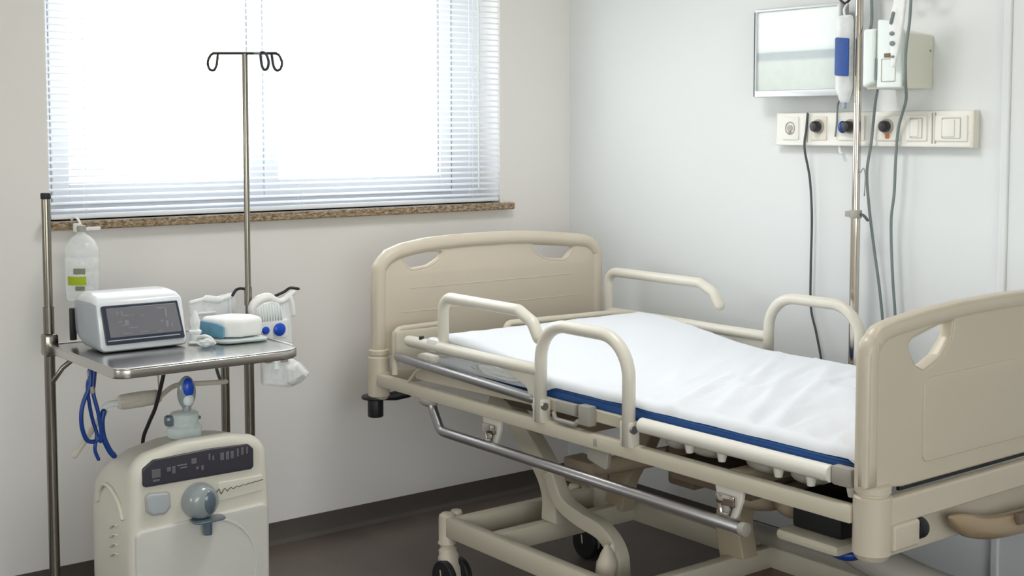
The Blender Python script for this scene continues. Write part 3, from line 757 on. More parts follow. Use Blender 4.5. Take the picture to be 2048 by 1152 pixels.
# IV pole by the trolley
CX, CY = 1.932, 3.90
iv = thing('iv_pole', 'slim steel infusion pole with hooks rising in front of the window', 'infusion pole', (CX, CY, 0))
p = MB(); p.cyl((CX, CY, .03), (CX, CY, .96), .0165, 18); p.cyl((CX, CY, .96), (CX, CY, .97), .0195, 18); p.build('lower_tube', M['steel'], iv)
MB().cyl((CX, CY, .97), (CX, CY, 1.845), .0095, 16).build('upper_tube', M['steel'], iv)
MB().lathe([(.10, 0), (.10, .012), (.06, .022), (.02, .03)], (CX, CY, 0)).build('base_plate', M['steel'], iv)
HDX, HDY = .789, -.614
def on_bar(t, k=0.0): return (CX + t * HDX - k * HDY, CY + t * HDY + k * HDX)
MB().tube([(*on_bar(-.105), 1.846), (*on_bar(.105), 1.846)], .0042, 8).build('cross_bar', M['blackw'], iv)
def hook_loop(x, y, z_, dx, dy, k=1.0):
    P = [(.008, 0), (-.004, -.001), (-.014, -.010), (-.021, -.030), (-.016, -.050), (-.003, -.055), (.007, -.040), (.012, -.006)]
    return spline([(x - u * dx * k, y - u * dy * k, z_ + v * k) for u, v in P], 5)
for t_, k_, dx, dy in ((-.100, 0, -HDX, -HDY), (.100, 0, HDX, HDY), (.070, -.05, HDX * .8, HDY * .8)):
    x_, y_ = on_bar(t_, k_)
    MB().tube(hook_loop(x_, y_, 1.846, dx, dy), .0042, 8, cap='round').build('hook', M['blackw'], iv, 180)
MB().tube([(*on_bar(.03), 1.846), (*on_bar(.06, -.03), 1.846), (*on_bar(.068, -.05), 1.846)], .004, 8).build('hook_arm', M['blackw'], iv)
# small side hooks that carry the packaged masks
sa = MB(); sa.tube(spline([(CX, CY, 1.068), (1.92, CY + .02, 1.074), (1.905, CY + .03, 1.070), (1.893, CY + .035, 1.052)], 5), .005, 8, cap='round'); sa.build('side_hook', M['blackw'], iv, 180)
sa = MB(); sa.tube(spline([(CX, CY, 1.030), (2.0, CY, 1.035), (2.05, CY - .02, 1.055), (2.068, CY - .036, 1.070), (2.096, CY - .042, 1.066)], 5), .005, 8, cap='round'); sa.build('side_hook', M['blackw'], iv, 180)
MB().cyl((CX, CY, 1.02), (CX, CY, 1.08), .0125, 16).build('hook_collar', M['steel'], iv)

# infusion bottle hanging from the sill
bo = thing('infusion_bottle', 'clear plastic fluid bottle with a lime green label hanging under the sill', 'fluid bottle', (1.54, 4.345, 1.02))
bx, by = 1.540, 4.345
MB().lathe([(.004, 1.020), (.046, 1.020), (.052, 1.027), (.054, 1.05), (.0545, 1.10), (.055, 1.118), (.0535, 1.121), (.0535, 1.125), (.055, 1.128), (.055, 1.165), (.0535, 1.168), (.0535, 1.172), (.055, 1.175), (.054, 1.200), (.045, 1.222), (.030, 1.238), (.016, 1.246), (.012, 1.250), (.012, 1.262), (.004, 1.263)], (bx, by, 0), seg=32).build('body', M['film_clear'], bo, 60)
MB().lathe([(.014, 1.255), (.015, 1.258), (.015, 1.274), (.010, 1.276)], (bx, by, 0), seg=20).build('cap', M['grey_plastic'], bo)
def wrap(r, a0, a1, z0, z1, n=10):
    bm = bmesh.new(); A, B = [], []
    for k in range(n + 1):
        a = a0 + (a1 - a0) * k / n
        A.append(bm.verts.new((bx + r * math.cos(a), by + r * math.sin(a), z0))); B.append(bm.verts.new((bx + r * math.cos(a), by + r * math.sin(a), z1)))
    for k in range(n): bm.faces.new((A[k], A[k + 1], B[k + 1], B[k]))
    return bm
base = math.radians(-108)
def lab(name, a0, a1, z0, z1, m, r=.0562):
    bm = wrap(r, base + a0, base + a1, z0, z1); me = bpy.data.meshes.new(name); bm.to_mesh(me); bm.free(); finish(name, me, m, bo, 180)
lab('green_label', -1.0, .2, 1.078, 1.108, M['green_label'])
lab('grey_print', -.55, .15, 1.115, 1.135, M['grey_label'])
lab('grey_print', -.45, .1, 1.060, 1.075, M['grey_label'])
MB().tube(spline([(bx, by, 1.275), (bx - .004, by + .02, 1.296), (bx - .004, by + .055, 1.300), (bx - .004, by + .08, 1.290)], 5), .004, 8).build('hanger', M['film_milky'], bo, 180)
q = MB(); q.box((bx + .045, by + .012, 1.262), (.05, .012, .012), .003); q.box((bx - .012, by + .010, 1.268), (.02, .02, .03), .004); q.build('hanger_clip', M['film_milky'], bo)

# patient monitor on the tray
mo = thing('patient_monitor', 'small white monitor with painted grey side shade and dark screen on the trolley tray', 'monitor', (1.50, 3.83, TZ))
def monitor():
    # rounded wedge lofted along the screen tilt: rings in XZ at successive depths
    secs = [(3.738, 1.378, 1.642, .945, 1.086, .012), (3.742, 1.374, 1.646, .940, 1.090, .016), (3.765, 1.370, 1.650, .938, 1.101, .026), (3.81, 1.366, 1.652, .938, 1.106, .032), (3.88, 1.366, 1.650, .940, 1.106, .034), (3.93, 1.370, 1.644, .955, 1.102, .036), (3.95, 1.380, 1.634, .975, 1.094, .036)]
    bm = bmesh.new(); rings = []
    for i, (y, x0, x1, z0, z1, r) in enumerate(secs):
        lp = rect(x0, x1, z0, z1, r, 5); ring = []
        for u, v in lp:
            t = (v - z0) / (z1 - z0); yy = y + (.040 * t if i < 4 else .04 * t * (1 - (i - 3) / 3.0))
            ring.append(bm.verts.new((u, yy, v)))
        rings.append(ring)
    n = len(rings[0])
    for A, B in zip(rings, rings[1:]):
        for k in range(n): bm.faces.new((A[k], A[(k + 1) % n], B[(k + 1) % n], B[k]))
    bm.faces.new(rings[0]); bm.faces.new(list(reversed(rings[-1])))
    bmesh.ops.recalc_face_normals(bm, faces=bm.faces[:])
    me = bpy.data.meshes.new('casing'); bm.to_mesh(me); bm.free()
    o = finish('casing', me, M['mon_white'], mo, 60); me.materials.append(M['mon_side'])
    for p_ in me.polygons:
        if p_.normal.z < .35 and (p_.normal.x < -.5 or p_.center.z < -.0 + .02): p_.material_index = 1  # left and lower faces get grey-blue, painting in their shade
    return o
monitor()
tilt = math.atan(.040 / .141)
FM = Matrix.Translation((1.51, 3.7585, 1.0155)) @ Matrix.Rotation(-tilt, 4, 'X') @ Matrix(((1, 0, 0, 0), (0, 0, 1, 0), (0, 1, 0, 0), (0, 0, 0, 1)))
FMo = lambda w_: FM @ Matrix.Translation((0, 0, w_))
plate('bezel', [r2([(-.122, .060), (-.118, -.058), (.128, -.058), (.118, .060)], .006)], .010, .002, FMo(-.003), M['mon_bezel'], mo)
plate('screen', [r2([(-.108, .052), (-.104, -.037), (.119, -.037), (.110, .052)], .003)], .004, .001, FMo(-.0075), M['mon_screen'], mo)
mk = MB(); random.seed(3)
def mbox(u, v, w_, h_, b=mk, d_=-.0098): b.merge(MB().box((0, 0, 0), (w_, h_, .0006)).bm, FMo(d_) @ Matrix.Translation((u, v, 0)))
for (u, v, w_, h_) in ((-.075, .035, .004, .012), (-.062, .035, .004, .012), (-.05, .026, .02, .003), (-.03, .026, .006, .003), (-.07, .008, .014, .003), (-.055, -.003, .03, .002), (-.05, .005, .012, .014), (-.03, -.012, .03, .003), (.0, .022, .008, .004), (.06, .04, .02, .005), (.075, .025, .006, .03), (.075, -.01, .008, .02), (.06, .0, .008, .006), (.09, -.015, .006, .012), (-.05, -.028, .03, .0025), (.0, -.028, .03, .002), (.05, -.03, .02, .003)):
    mbox(u, v, w_, h_)
mk.build('screen_marks', M['mon_mark'], mo, None)
ln = MB(); mbox(.0, -.046, .225, .003, ln, -.0085); ln.build('bezel_line', M['mon_side'], mo, None)
for dx in (-.10, .10): MB().box((1.51 + dx, 3.80, TZ + .0045), (.03, .06, .007), .002).build('foot', M['black'], mo)
MB().box((1.372, 3.962, TZ + .065), (.02, .012, .10), .003).build('rear_handle', M['black'], mo)

# pack of dressings on the tray
dp = thing('dressing_pack', 'white pack with teal printed side on a clear dish on the tray', 'dressing pack', (1.79, 3.75, TZ))
plate('pack', [r2([(1.722, 3.83), (1.755, 3.715), (1.80, 3.685), (1.885, 3.70), (1.89, 3.78), (1.84, 3.84)], .022)], .058, .014, FXY(TZ + .044), M['white_soft'], dp)
plate('teal_side', [r2([(-.055, -.022), (.055, -.022), (.055, .012), (.02, .022), (-.055, .024)], .008)], .006, .002, Matrix.Translation((1.7365, 3.757, TZ + .038)) @ Matrix.Rotation(math.radians(-74), 4, 'Z') @ Matrix(((1, 0, 0, 0), (0, 0, 1, 0), (0, 1, 0, 0), (0, 0, 0, 1))), M['teal'], dp)
plate('dish', [r2([(1.715, 3.80), (1.735, 3.67), (1.89, 3.66), (1.89, 3.80), (1.80, 3.86)], .03)], .009, .003, FXY(TZ + .0065), M['film_jar'], dp)
# nebuliser cup left of the pack
nb = thing('nebuliser_cup', 'clear small nebuliser cup with pointed lid beside the monitor', 'nebuliser cup', (1.675, 3.74, TZ))
MB().lathe([(.022, TZ + .003), (.024, TZ + .006), (.017, TZ + .012), (.016, TZ + .03), (.020, TZ + .035), (.020, TZ + .042), (.012, TZ + .046), (.015, TZ + .06), (.016, TZ + .072), (.010, TZ + .09), (.003, TZ + .105)], (1.677, 3.75, 0), seg=20).build('cup', M['film_milky'], nb)
MB().tube(spline([(1.68, 3.735, TZ + .02), (1.69, 3.715, TZ + .026), (1.702, 3.703, TZ + .022), (1.708, 3.694, TZ + .014)], 6), .007, 8).build('outlet', M['film_milky'], nb, 180)
cp_ = crumpled('plastic_wrapper', (1.672, 3.655, TZ + .017), (.028, .024, .012), M['film'], 8.2, .3)
tag(cp_, 'crumpled clear wrapper lying in front of the nebuliser cup', 'plastic wrapper')

# packaged masks on the hooks
mp = thing('mask_package', 'clear flat mask package hanging left of the infusion pole above the tray', 'mask package', (1.83, 3.95, .95))
def sheet_bag(name, loop, y, th, m, parent, sv, amp=.01):
    o = plate(name, [loop], th, th * .45, FXZ(y), m, parent)
    return o
sheet_bag('pouch', r2([(1.745, 1.043), (1.80, 1.052), (1.835, 1.050), (1.905, 1.060), (1.91, .950), (1.75, .950)], .008), 3.95, .014, M['film'], mp, 1)
MB().tube(spline([(1.75, 3.944, 1.038), (1.80, 3.942, 1.046), (1.83, 3.942, 1.042), (1.85, 3.942, 1.040), (1.90, 3.942, 1.05)], 6), [.006] * 6 + [.012] * 13 + [.008] * 6, 10, cap='round').build('mask_tube', M['film_milky'], mp, 180)
MB().box((1.80, 3.94, 1.0), (.07, .008, .008), .003).build('strap', M['white'], mp)
q = MB(); q.cyl((1.885, 3.94, .955), (1.885, 3.94, 1.04), .006, 10); q.cyl((1.90, 3.94, .955), (1.90, 3.94, 1.05), .008, 10); q.build('connector', M['film_milky'], mp)
# resuscitator set right of the pole
rs = thing('resuscitator_set', 'white ribbed resuscitator with two blue dots hanging right of the pole', 'resuscitator', (2.02, 3.90, .95))
pts = spline([(1.940, CY, .985), (1.942, CY, 1.015), (1.962, CY, 1.036), (1.998, CY, 1.044), (2.028, CY, 1.030), (2.055, CY, 1.030), (2.078, CY, 1.046), (2.092, CY, 1.056)], 5)
n = len(pts)
MB().tube(pts, [.010 + .007 * math.sin(PI * min(1, i / n * 1.6)) if i < n * .62 else .011 for i in range(n)], 12, cap='round').build('neck_tube', M['white'], rs, 180)
MB().tube(spline([(2.078, CY - .005, 1.040), (2.086, CY - .006, 1.012), (2.089, CY - .006, .98)], 5), .008, 10, cap='round').build('valve_stem', M['white'], rs, 180)
b_ = MB()
prof = [(1.948, .965), (1.948, 1.010), (1.975, 1.030), (2.01, 1.034), (2.035, 1.022), (2.05, .98), (2.05, .955)]
plate('bellows', [r2(prof, .01)], .03, .008, FXZ(CY), M['film_milky'], rs)
rb = MB()
for k in range(9):
    x = 1.958 + k * .010; rb.tube([(x, CY - .016, .968), (x + .001, CY - .0175, .99), (x, CY - .015, 1.012 + .012 * math.sin(k / 8 * PI))], .0022, 6)
rb.build('ribs', M['white_cool'], rs, 180)
plate('pack_card', [r2([(1.95, .905), (1.952, .97), (2.072, .968), (2.075, .885), (2.0, .89)], .008)], .014, .003, FXZ(CY - .004), M['film_milky'], rs)
for cx, cz, rr, sx in ((1.980, .938, .013, .75), (2.030, .937, .0215, 1.0)):
    plate('dot_card', [rect(cx - .030 * (rr / .02), cx + .030 * (rr / .02), cz - .028, cz + .028, .006)], .004, .001, FXZ(CY - .0135), M['white'], rs)
    bd = MB(); bd.lathe([(rr - .003, 0), (rr, .002), (rr, .006), (rr * .8, .009), (.002, .010)], (cx, CY - .0155, cz), (0, -1, 0), 24); o = bd.build('blue_dot', M['blue'], rs)
    o.scale = (1, 1, 1)
plate('side_film', [r2([(2.05, .87), (2.05, 1.03), (2.085, 1.03), (2.088, .862), (2.06, .858)], .008)], .012, .004, FXZ(CY + .006), M['film'], rs)
q = MB(); q.lathe([(.010, .864), (.013, .872), (.014, .905)], (2.02, CY - .002, 0), seg=16); q.build('connector', M['film_milky'], rs)
rs.location.x -= .012; rs.location.y -= .034
# hanging clear bag below
hb_ = thing('oxygen_mask_pouch', 'clear pouch with oxygen mask hanging below the tray at its right end', 'mask package', (2.06, 3.90, .75))
plate('pouch', [r2([(1.978, .748), (1.976, .832), (2.06, .828), (2.095, .822), (2.12, .808), (2.150, .775), (2.152, .762), (2.12, .738), (2.08, .728)], .012)], .03, .010, FXZ(CY), M['film'], hb_)
plate('mask', [r2([(2.06, .74), (2.058, .80), (2.10, .818), (2.148, .772), (2.146, .762), (2.09, .732)], .015)], .05, .022, FXZ(CY - .002), M['film_milky'], hb_)
q = MB(); q.box((2.05, CY - .018, .83), (.045, .008, .036), .004); q.build('buckle', M['white'], hb_)
q = MB(); q.box((2.05, CY - .0225, .83), (.028, .003, .022), .002); q.build('buckle_window', M['grey_plastic'], hb_)
q = MB(); q.box((1.995, CY - .016, .838), (.026, .02, .034), .006); q.build('dark_connector', M['grey_plastic'], hb_)
q = MB(); q.lathe([(.015, .80), (.009, .82), (.009, .85), (.012, .866)], (2.022, CY - .012, 0), seg=14); q.build('strap_clip', M['white_cool'], hb_)
MB().tube(spline([(2.022, CY - .012, .866), (2.0, CY - .008, .885), (1.965, CY - .004, .900), (1.947, CY, .905)], 5), .004, 8).build('hanging_strap', M['white_cool'], hb_, 180)

# tubes hanging under the tray
def cable(name, pts, r, m, label, cat='cable', seg=10, n=8, group=None):
    o = MB().tube(spline(pts, n), r, seg, cap='round').build(name, m, None, 180); tag(o, label, cat, group); return o
UY = 3.70
tb = thing('tube_bundle', 'looped dark blue rubber tubes hanging from the left end of the tray', 'tubing', (1.33, UY, .91))
MB().tube(spline([(1.328, UY, .902), (1.325, UY - .004, .86), (1.300, UY - .008, .80), (1.297, UY - .008, .745), (1.312, UY - .004, .700), (1.338, UY, .690), (1.353, UY, .703)], 8), .0065, 10, cap='round').build('long_loop', M['blue_tube'], tb, 180)
MB().tube(spline([(1.338, UY, .902), (1.322, UY + .006, .86), (1.326, UY + .006, .80), (1.335, UY + .006, .75), (1.345, UY + .004, .71), (1.338, UY, .68), (1.338, UY, .66), (1.347, UY, .636)], 8), .0055, 10, cap='round').build('inner_tube', M['blue_tube'], tb, 180)
MB().tube(spline([(1.340, UY, .902), (1.333, UY - .006, .84), (1.344, UY - .012, .78), (1.353, UY - .010, .72), (1.352, UY - .006, .69)], 8), .006, 10, cap='round').build('front_tube', M['blue_tube'], tb, 180)
q = MB(); q.cyl((1.332, UY - .004, .835), (1.328, UY - .004, .855), .009, 12); q.build('tube_clip', M['grey_plastic'], tb)
q = MB(); q.tube([(1.327, UY + .002, .902), (1.330, UY, .85)], .008, 8); q.tube([(1.342, UY + .004, .902), (1.334, UY, .85)], .009, 8); q.build('clear_lead', M['steel_dull'], tb, 180)
rb_ = thing('resuscitator_bag', 'beige squeeze bag with curved clear tube hanging behind the concentrator', 'resuscitator', (1.47, 3.82, .75))
RY = 3.80
MB().lathe([(.008, -.07), (.020, -.066), (.0235, -.055), (.0245, 0), (.0225, .055), (.016, .066), (.008, .07)], (1.515, RY, .775), (1, 0, .02), 24).build('bag', M['film_beige'], rb_)
MB().tube(spline([(1.447, RY, .772), (1.42, RY, .772), (1.398, RY, .758), (1.392, RY - .01, .735)], 6), .010, 10).build('curved_neck', M['film_milky'], rb_, 180)
MB().tube(spline([(1.405, RY, .75), (1.375, RY, .715), (1.345, RY, .675), (1.312, RY, .632)], 6), .0095, 10, cap='round').build('drain_tube', M['film_beige'], rb_, 180)
MB().tube(spline([(1.585, RY, .778), (1.62, RY, .80), (1.66, RY, .805), (1.72, RY, .80), (1.80, RY, .795)], 6), .008, 10, cap='round').build('outlet_tube', M['film_beige'], rb_, 180)
MB().tube(spline([(1.58, RY + .002, .76), (1.575, RY, .84), (1.57, RY, .905)], 6), .003, 8).build('hanging_cord', M['film_beige'], rb_, 180)
cable('blue_hose', [(1.365, UY, .775), (1.358, UY - .003, .745), (1.362, UY - .004, .70), (1.378, UY - .004, .660), (1.392, UY - .004, .640)], .0085, M['blue_tube'], 'short thick blue hose curving down behind the concentrator top', 'tubing')
cable('black_power_cable', [(1.572, 3.72, .902), (1.567, 3.735, .86), (1.559, 3.752, .80), (1.553, 3.775, .745), (1.552, 3.825, .69), (1.552, 3.872, .63), (1.552, 3.876, .55), (1.552, 3.88, .40)], .006, M['black'], 'black cable running from the tray down behind the concentrator')
cable('dark_lead', [(1.875, 3.955, .902), (1.868, 3.965, .87), (1.85, 3.972, .82), (1.855, 3.974, .79), (1.865, 3.976, .765)], .0055, M['cable_dark'], 'short dark lead hanging beside the short rear trolley post')

# ------------------------------------------------------------------ oxygen concentrator
oc = thing('oxygen_concentrator', 'off white oxygen concentrator with dark display strip on the floor by the trolley', 'oxygen concentrator', (1.58, 3.68, 0))
CXL, CXR, CYF, CYB = 1.362, 1.800, 3.50, 3.86
def conc_ring(y, zt, ins, zb):
    lp = r2([(CXL + ins, zb), (CXR - ins, zb), (CXR - ins + .002, .45), (CXR - ins - .008, zt - .027), (1.68, zt), (1.52, zt), (CXL + ins + .012, zt - .030), (CXL + ins, .45)], [.03, .03, .2, .085, .2, .2, .075, .2], 8)
    return [(u, y, v) for u, v in lp]
bm = bmesh.new(); rings = []
for y, zt, ins, zb in ((3.502, .668, .030, .09), (3.500, .676, .024, .084), (3.503, .688, .012, .07), (3.512, .697, .004, .062), (3.528, .701, 0, .06), (3.552, .695, .001, .06), (3.568, .684, .001, .06), (3.675, .680, .003, .06), (3.73, .655, .005, .06), (3.79, .625, .008, .06), (3.835, .604, .014, .065), (3.855, .586, .026, .075), (3.86, .57, .04, .09)):
    rings.append([bm.verts.new(c_) for c_ in conc_ring(y, zt, ins, zb)])
for A, B in zip(rings, rings[1:]):
    for k in range(len(A)): bm.faces.new((A[k], A[(k + 1) % len(A)], B[(k + 1) % len(A)], B[k]))
bm.faces.new(rings[0]); bm.faces.new(list(reversed(rings[-1])))
bmesh.ops.recalc_face_normals(bm, faces=bm.faces[:])
me = bpy.data.meshes.new('body'); bm.to_mesh(me); bm.free(); finish('body', me, M['conc'], oc, 60)
plate('lower_front', [r2([(CXL + .012, .085), (CXR - .012, .085), (CXR - .012, .478), (CXL + .012, .462)], .02)], .02, .008, FXZ(CYF + .002), M['conc2'], oc)
ds = plate('display_strip', [r2([(1.398, .586), (1.742, .586), (1.742, .648), (1.725, .664), (1.60, .668), (1.43, .662), (1.398, .640)], .012)], .014, .004, FXZ(CYF + .001), M['panel_dark'], oc)
mk = MB(); random.seed(5)
for (u, v, w_, h_) in ((1.437, .622, .026, .024), (1.437, .602, .02, .006), (1.475, .628, .012, .012), (1.490, .624, .010, .02), (1.515, .634, .030, .004), (1.52, .626, .022, .004), (1.552, .640, .016, .016), (1.562, .618, .008, .008), (1.578, .616, .008, .014), (1.60, .645, .006, .018), (1.612, .640, .006, .014), (1.64, .640, .012, .022), (1.657, .640, .010, .024), (1.672, .640, .010, .022), (1.69, .644, .006, .024), (1.705, .646, .008, .022), (1.72, .646, .006, .02)):
    mk.box((u, CYF - .0065, v), (w_, .0012, h_), .0005, 1)
mk.build('display_marks', M['panel_mark'], ds, None)
plate('button_ring', [r2([(1.404, .569), (1.479, .564), (1.481, .516), (1.464, .498), (1.423, .500), (1.406, .515)], .014)], .008, .002, FXZ(CYF), M['shade_line'], oc)
plate('power_button', [r2([(1.408, .565), (1.475, .560), (1.477, .518), (1.462, .502), (1.425, .504), (1.410, .518)], .012)], .014, .005, FXZ(CYF - .001), M['btn'], oc)
fl_ = thing_f = MB().lathe([(.052, -.002), (.053, .006), (.051, .024), (.044, .042), (.030, .050), (.004, .052)], (1.565, CYF, .522), (.10, -1, .0), 32).build('humidifier_cup', M['knob'], oc)
MB().ell((1.578, CYF - .042, .522), (.024, .014, .036)).build('cup_window', M['knob_dark'], fl_)
plate('cup_flange', [r2([(1.53, 3.432), (1.63, 3.44), (1.63, 3.495), (1.53, 3.495)], .02)], .006, .002, FXY(.470), M['knob_dark'], fl_)
MB().cyl((1.578, CYF - .035, .425), (1.578, CYF - .035, .470), .0135, 18, bev=.002).build('outlet_stub', M['knob_dark'], fl_)
plate('name_panel', [r2([(1.618, .505), (1.775, .515), (1.775, .562), (1.63, .562)], .006)], .006, .002, FXZ(CYF + .0015), M['conc'], oc)
sq = [(1.622 + k * .0065, CYF - .006, .535 + .012 * math.sin(k * 2.1) * math.exp(-k * .16) + k * .0006) for k in range(24)]
MB().tube(spline(sq, 4), .0013, 5).build('script_mark', M['rust'], oc, 180)
plate('front_groove', [r2([(1.60 + .15 * math.cos(a), .30 + .16 * math.sin(a)) for a in [k * PI / 16 - PI / 2 for k in range(17)]] + [(1.60 + .143 * math.cos(a), .30 + .153 * math.sin(a)) for a in [PI / 2 - k * PI / 16 for k in range(17)]], 0)], .004, .0015, FXZ(CYF - .0075), M['conc2'], oc)
MB().tube(spline([(CXL + .008, 3.775, .49), (CXL + .007, 3.755, .53), (CXL + .005, 3.71, .556), (CXL + .003, 3.65, .552), (CXL + .001, 3.59, .525), (CXL, 3.56, .485)], 6), .006, 8).build('side_handle', M['conc'], oc, 180)
v = MB()
for k in range(4): v.tube(spline([(CXL - .001, 3.60, .46 - k * .028), (CXL - .002, 3.63, .455 - k * .028), (CXL - .001, 3.655, .44 - k * .028)], 4), .0035, 6)
v.build('side_vents', M['conc'], oc, 180)
for x in (CXL + .05, CXR - .05):
    for y in (CYF + .05, CYB - .05): MB().lathe([(.008, -.012), (.026, -.012), (.03, -.006), (.03, .006), (.026, .012), (.008, .012)], (x, y, .031), (1, 0, 0), 20).build('caster', M['black'], oc)
# humidifier bottle on top
hj = thing('humidifier_bottle', 'frosted humidifier bottle with a blue oval cap on the concentrator top', 'humidifier bottle', (1.58, 3.62, .683))
jx, jy = 1.580, 3.62
MB().lathe([(.046, .6845), (.050, .688), (.050, .7145), (.044, .7205), (.040, .7245), (.042, .7305), (.042, .7545), (.038, .7585), (.018, .7605)], (jx, jy, 0), seg=32).build('jar', M['film_jar'], hj)
MB().box((jx - .048, jy, .7385), (.028, .03, .034), .01).build('side_port', M['knob_dark'], hj)
MB().box((jx + .037, jy - .018, .7405), (.012, .012, .010), .003).build('port_plug', M['knob_dark'], hj)
MB().lathe([(.012, .7585), (.013, .7685), (.011, .7785)], (jx + .008, jy, 0), seg=18).build('neck', M['knob'], hj)
MB().ell((jx + .008, jy, .8165), (.0285, .020, .050), 24, 16).build('oval_ring', M['knob'], hj, 180)
MB().ell((jx + .008, jy - .010, .8295), (.019, .014, .032), 20, 14).build('oval_cap', M['blue'], hj, 180)
MB().ell((jx + .008, jy - .012, .7965), (.017, .0135, .020), 20, 14).build('oval_window', M['white_cool'], hj, 180)

# ------------------------------------------------------------------ right wall equipment
# display panel
wm = thing('wall_display', 'pale flat display with silver frame on the wall above the sockets', 'display', (3.75, 3.08, 1.88))
MY0, MY1, MZ0, MZ1, MX = 2.893, 3.285, 1.716, 2.041, 3.705
fr2 = plate('frame', [r2([(MY0, MZ0), (MY1, MZ0), (MY1, MZ1), (MY0, MZ1)], .006), r2([(MY0 + .014, MZ0 + .026), (MY1 - .010, MZ0 + .026), (MY1 - .010, MZ1 - .012), (MY0 + .014, MZ1 - .012)], .003)], .014, .003, FYZ(MX), mat('silver_frame', (205, 208, 214), .3, .3), wm)
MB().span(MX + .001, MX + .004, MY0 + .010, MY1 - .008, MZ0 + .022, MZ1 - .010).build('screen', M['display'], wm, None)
MB().span(MX + .006, MX + .045, MY0 + .002, MY1 - .002, MZ0 + .002, MZ1 - .002, .004).build('back_shell', mat('grey_shell', (168, 166, 168), .4), wm)
MB().span(MX + .045, XR, 3.02, 3.16, 1.80, 1.95, .004).build('wall_mount', M['grey_plastic'], wm)
MB().tube([(MX - .007, MY1 - .002, MZ0 + .004), (MX - .007, MY1 - .002, MZ1 - .01)], .0022, 6).build('dark_edge', M['cable_dark'], wm)

# wall unit
wu = thing('wall_intercom', 'white wall unit with a handset groove and small brown slot above the sockets', 'wall unit', (3.71, 2.65, 1.83))
UX = 3.635; uy0, uy1, uz0, uz1 = 2.583, 2.732, 1.733, 1.932
plate('housing', [r2([(uy0, uz0), (uy1, uz0), (uy1, uz1), (uy1 - .05, uz1 + .002), (uy0 + .0, uz1 - .02)], .006)], XR - UX - .002, .004, FYZ((UX + XR) / 2), M['beige_box'], wu)
plate('front_cover', [r2([(uy0 + .001, uz0 + .002), (uy1 - .051, uz0 + .002), (uy1 - .051, uz1 + .03), (uy0 + .02, uz1 + .02), (uy0 + .001, uz1 - .01)], .006)], .018, .006, FYZ(UX - .006), M['white_cool'], wu)
plate('handset', [r2([(uy1 - .046, uz0 + .02), (uy1, uz0), (uy1, uz1), (uy1 - .046, uz1)], .010)], .030, .010, FYZ(UX - .010), M['white_cool'], wu)
MB().span(UX - .017, UX - .008, uy1 - .0535, uy1 - .0475, uz0 + .03, uz0 + .10).build('groove', M['cable'], wu, None)
MB().span(UX - .012, UX - .006, uy1 - .0525, uy1 - .0485, uz0 + .03, uz1 + .0).build('groove', M['shade_line'], wu, None)
MB().box((UX - .0155, 2.634, 1.842), (.004, .034, .014), .002).build('slot', M['slot_brown'], wu)
plate('grip_panel', [rect(2.605, 2.662, 1.755, 1.832, .004), rect(2.608, 2.659, 1.758, 1.829, .003)], .002, .0005, FYZ(UX - .0155), M['shade_line'], wu)
MB().box((XR - .02, 2.5805, 1.86), (.004, .004, .006), .001).build('side_screw', M['cable'], wu)

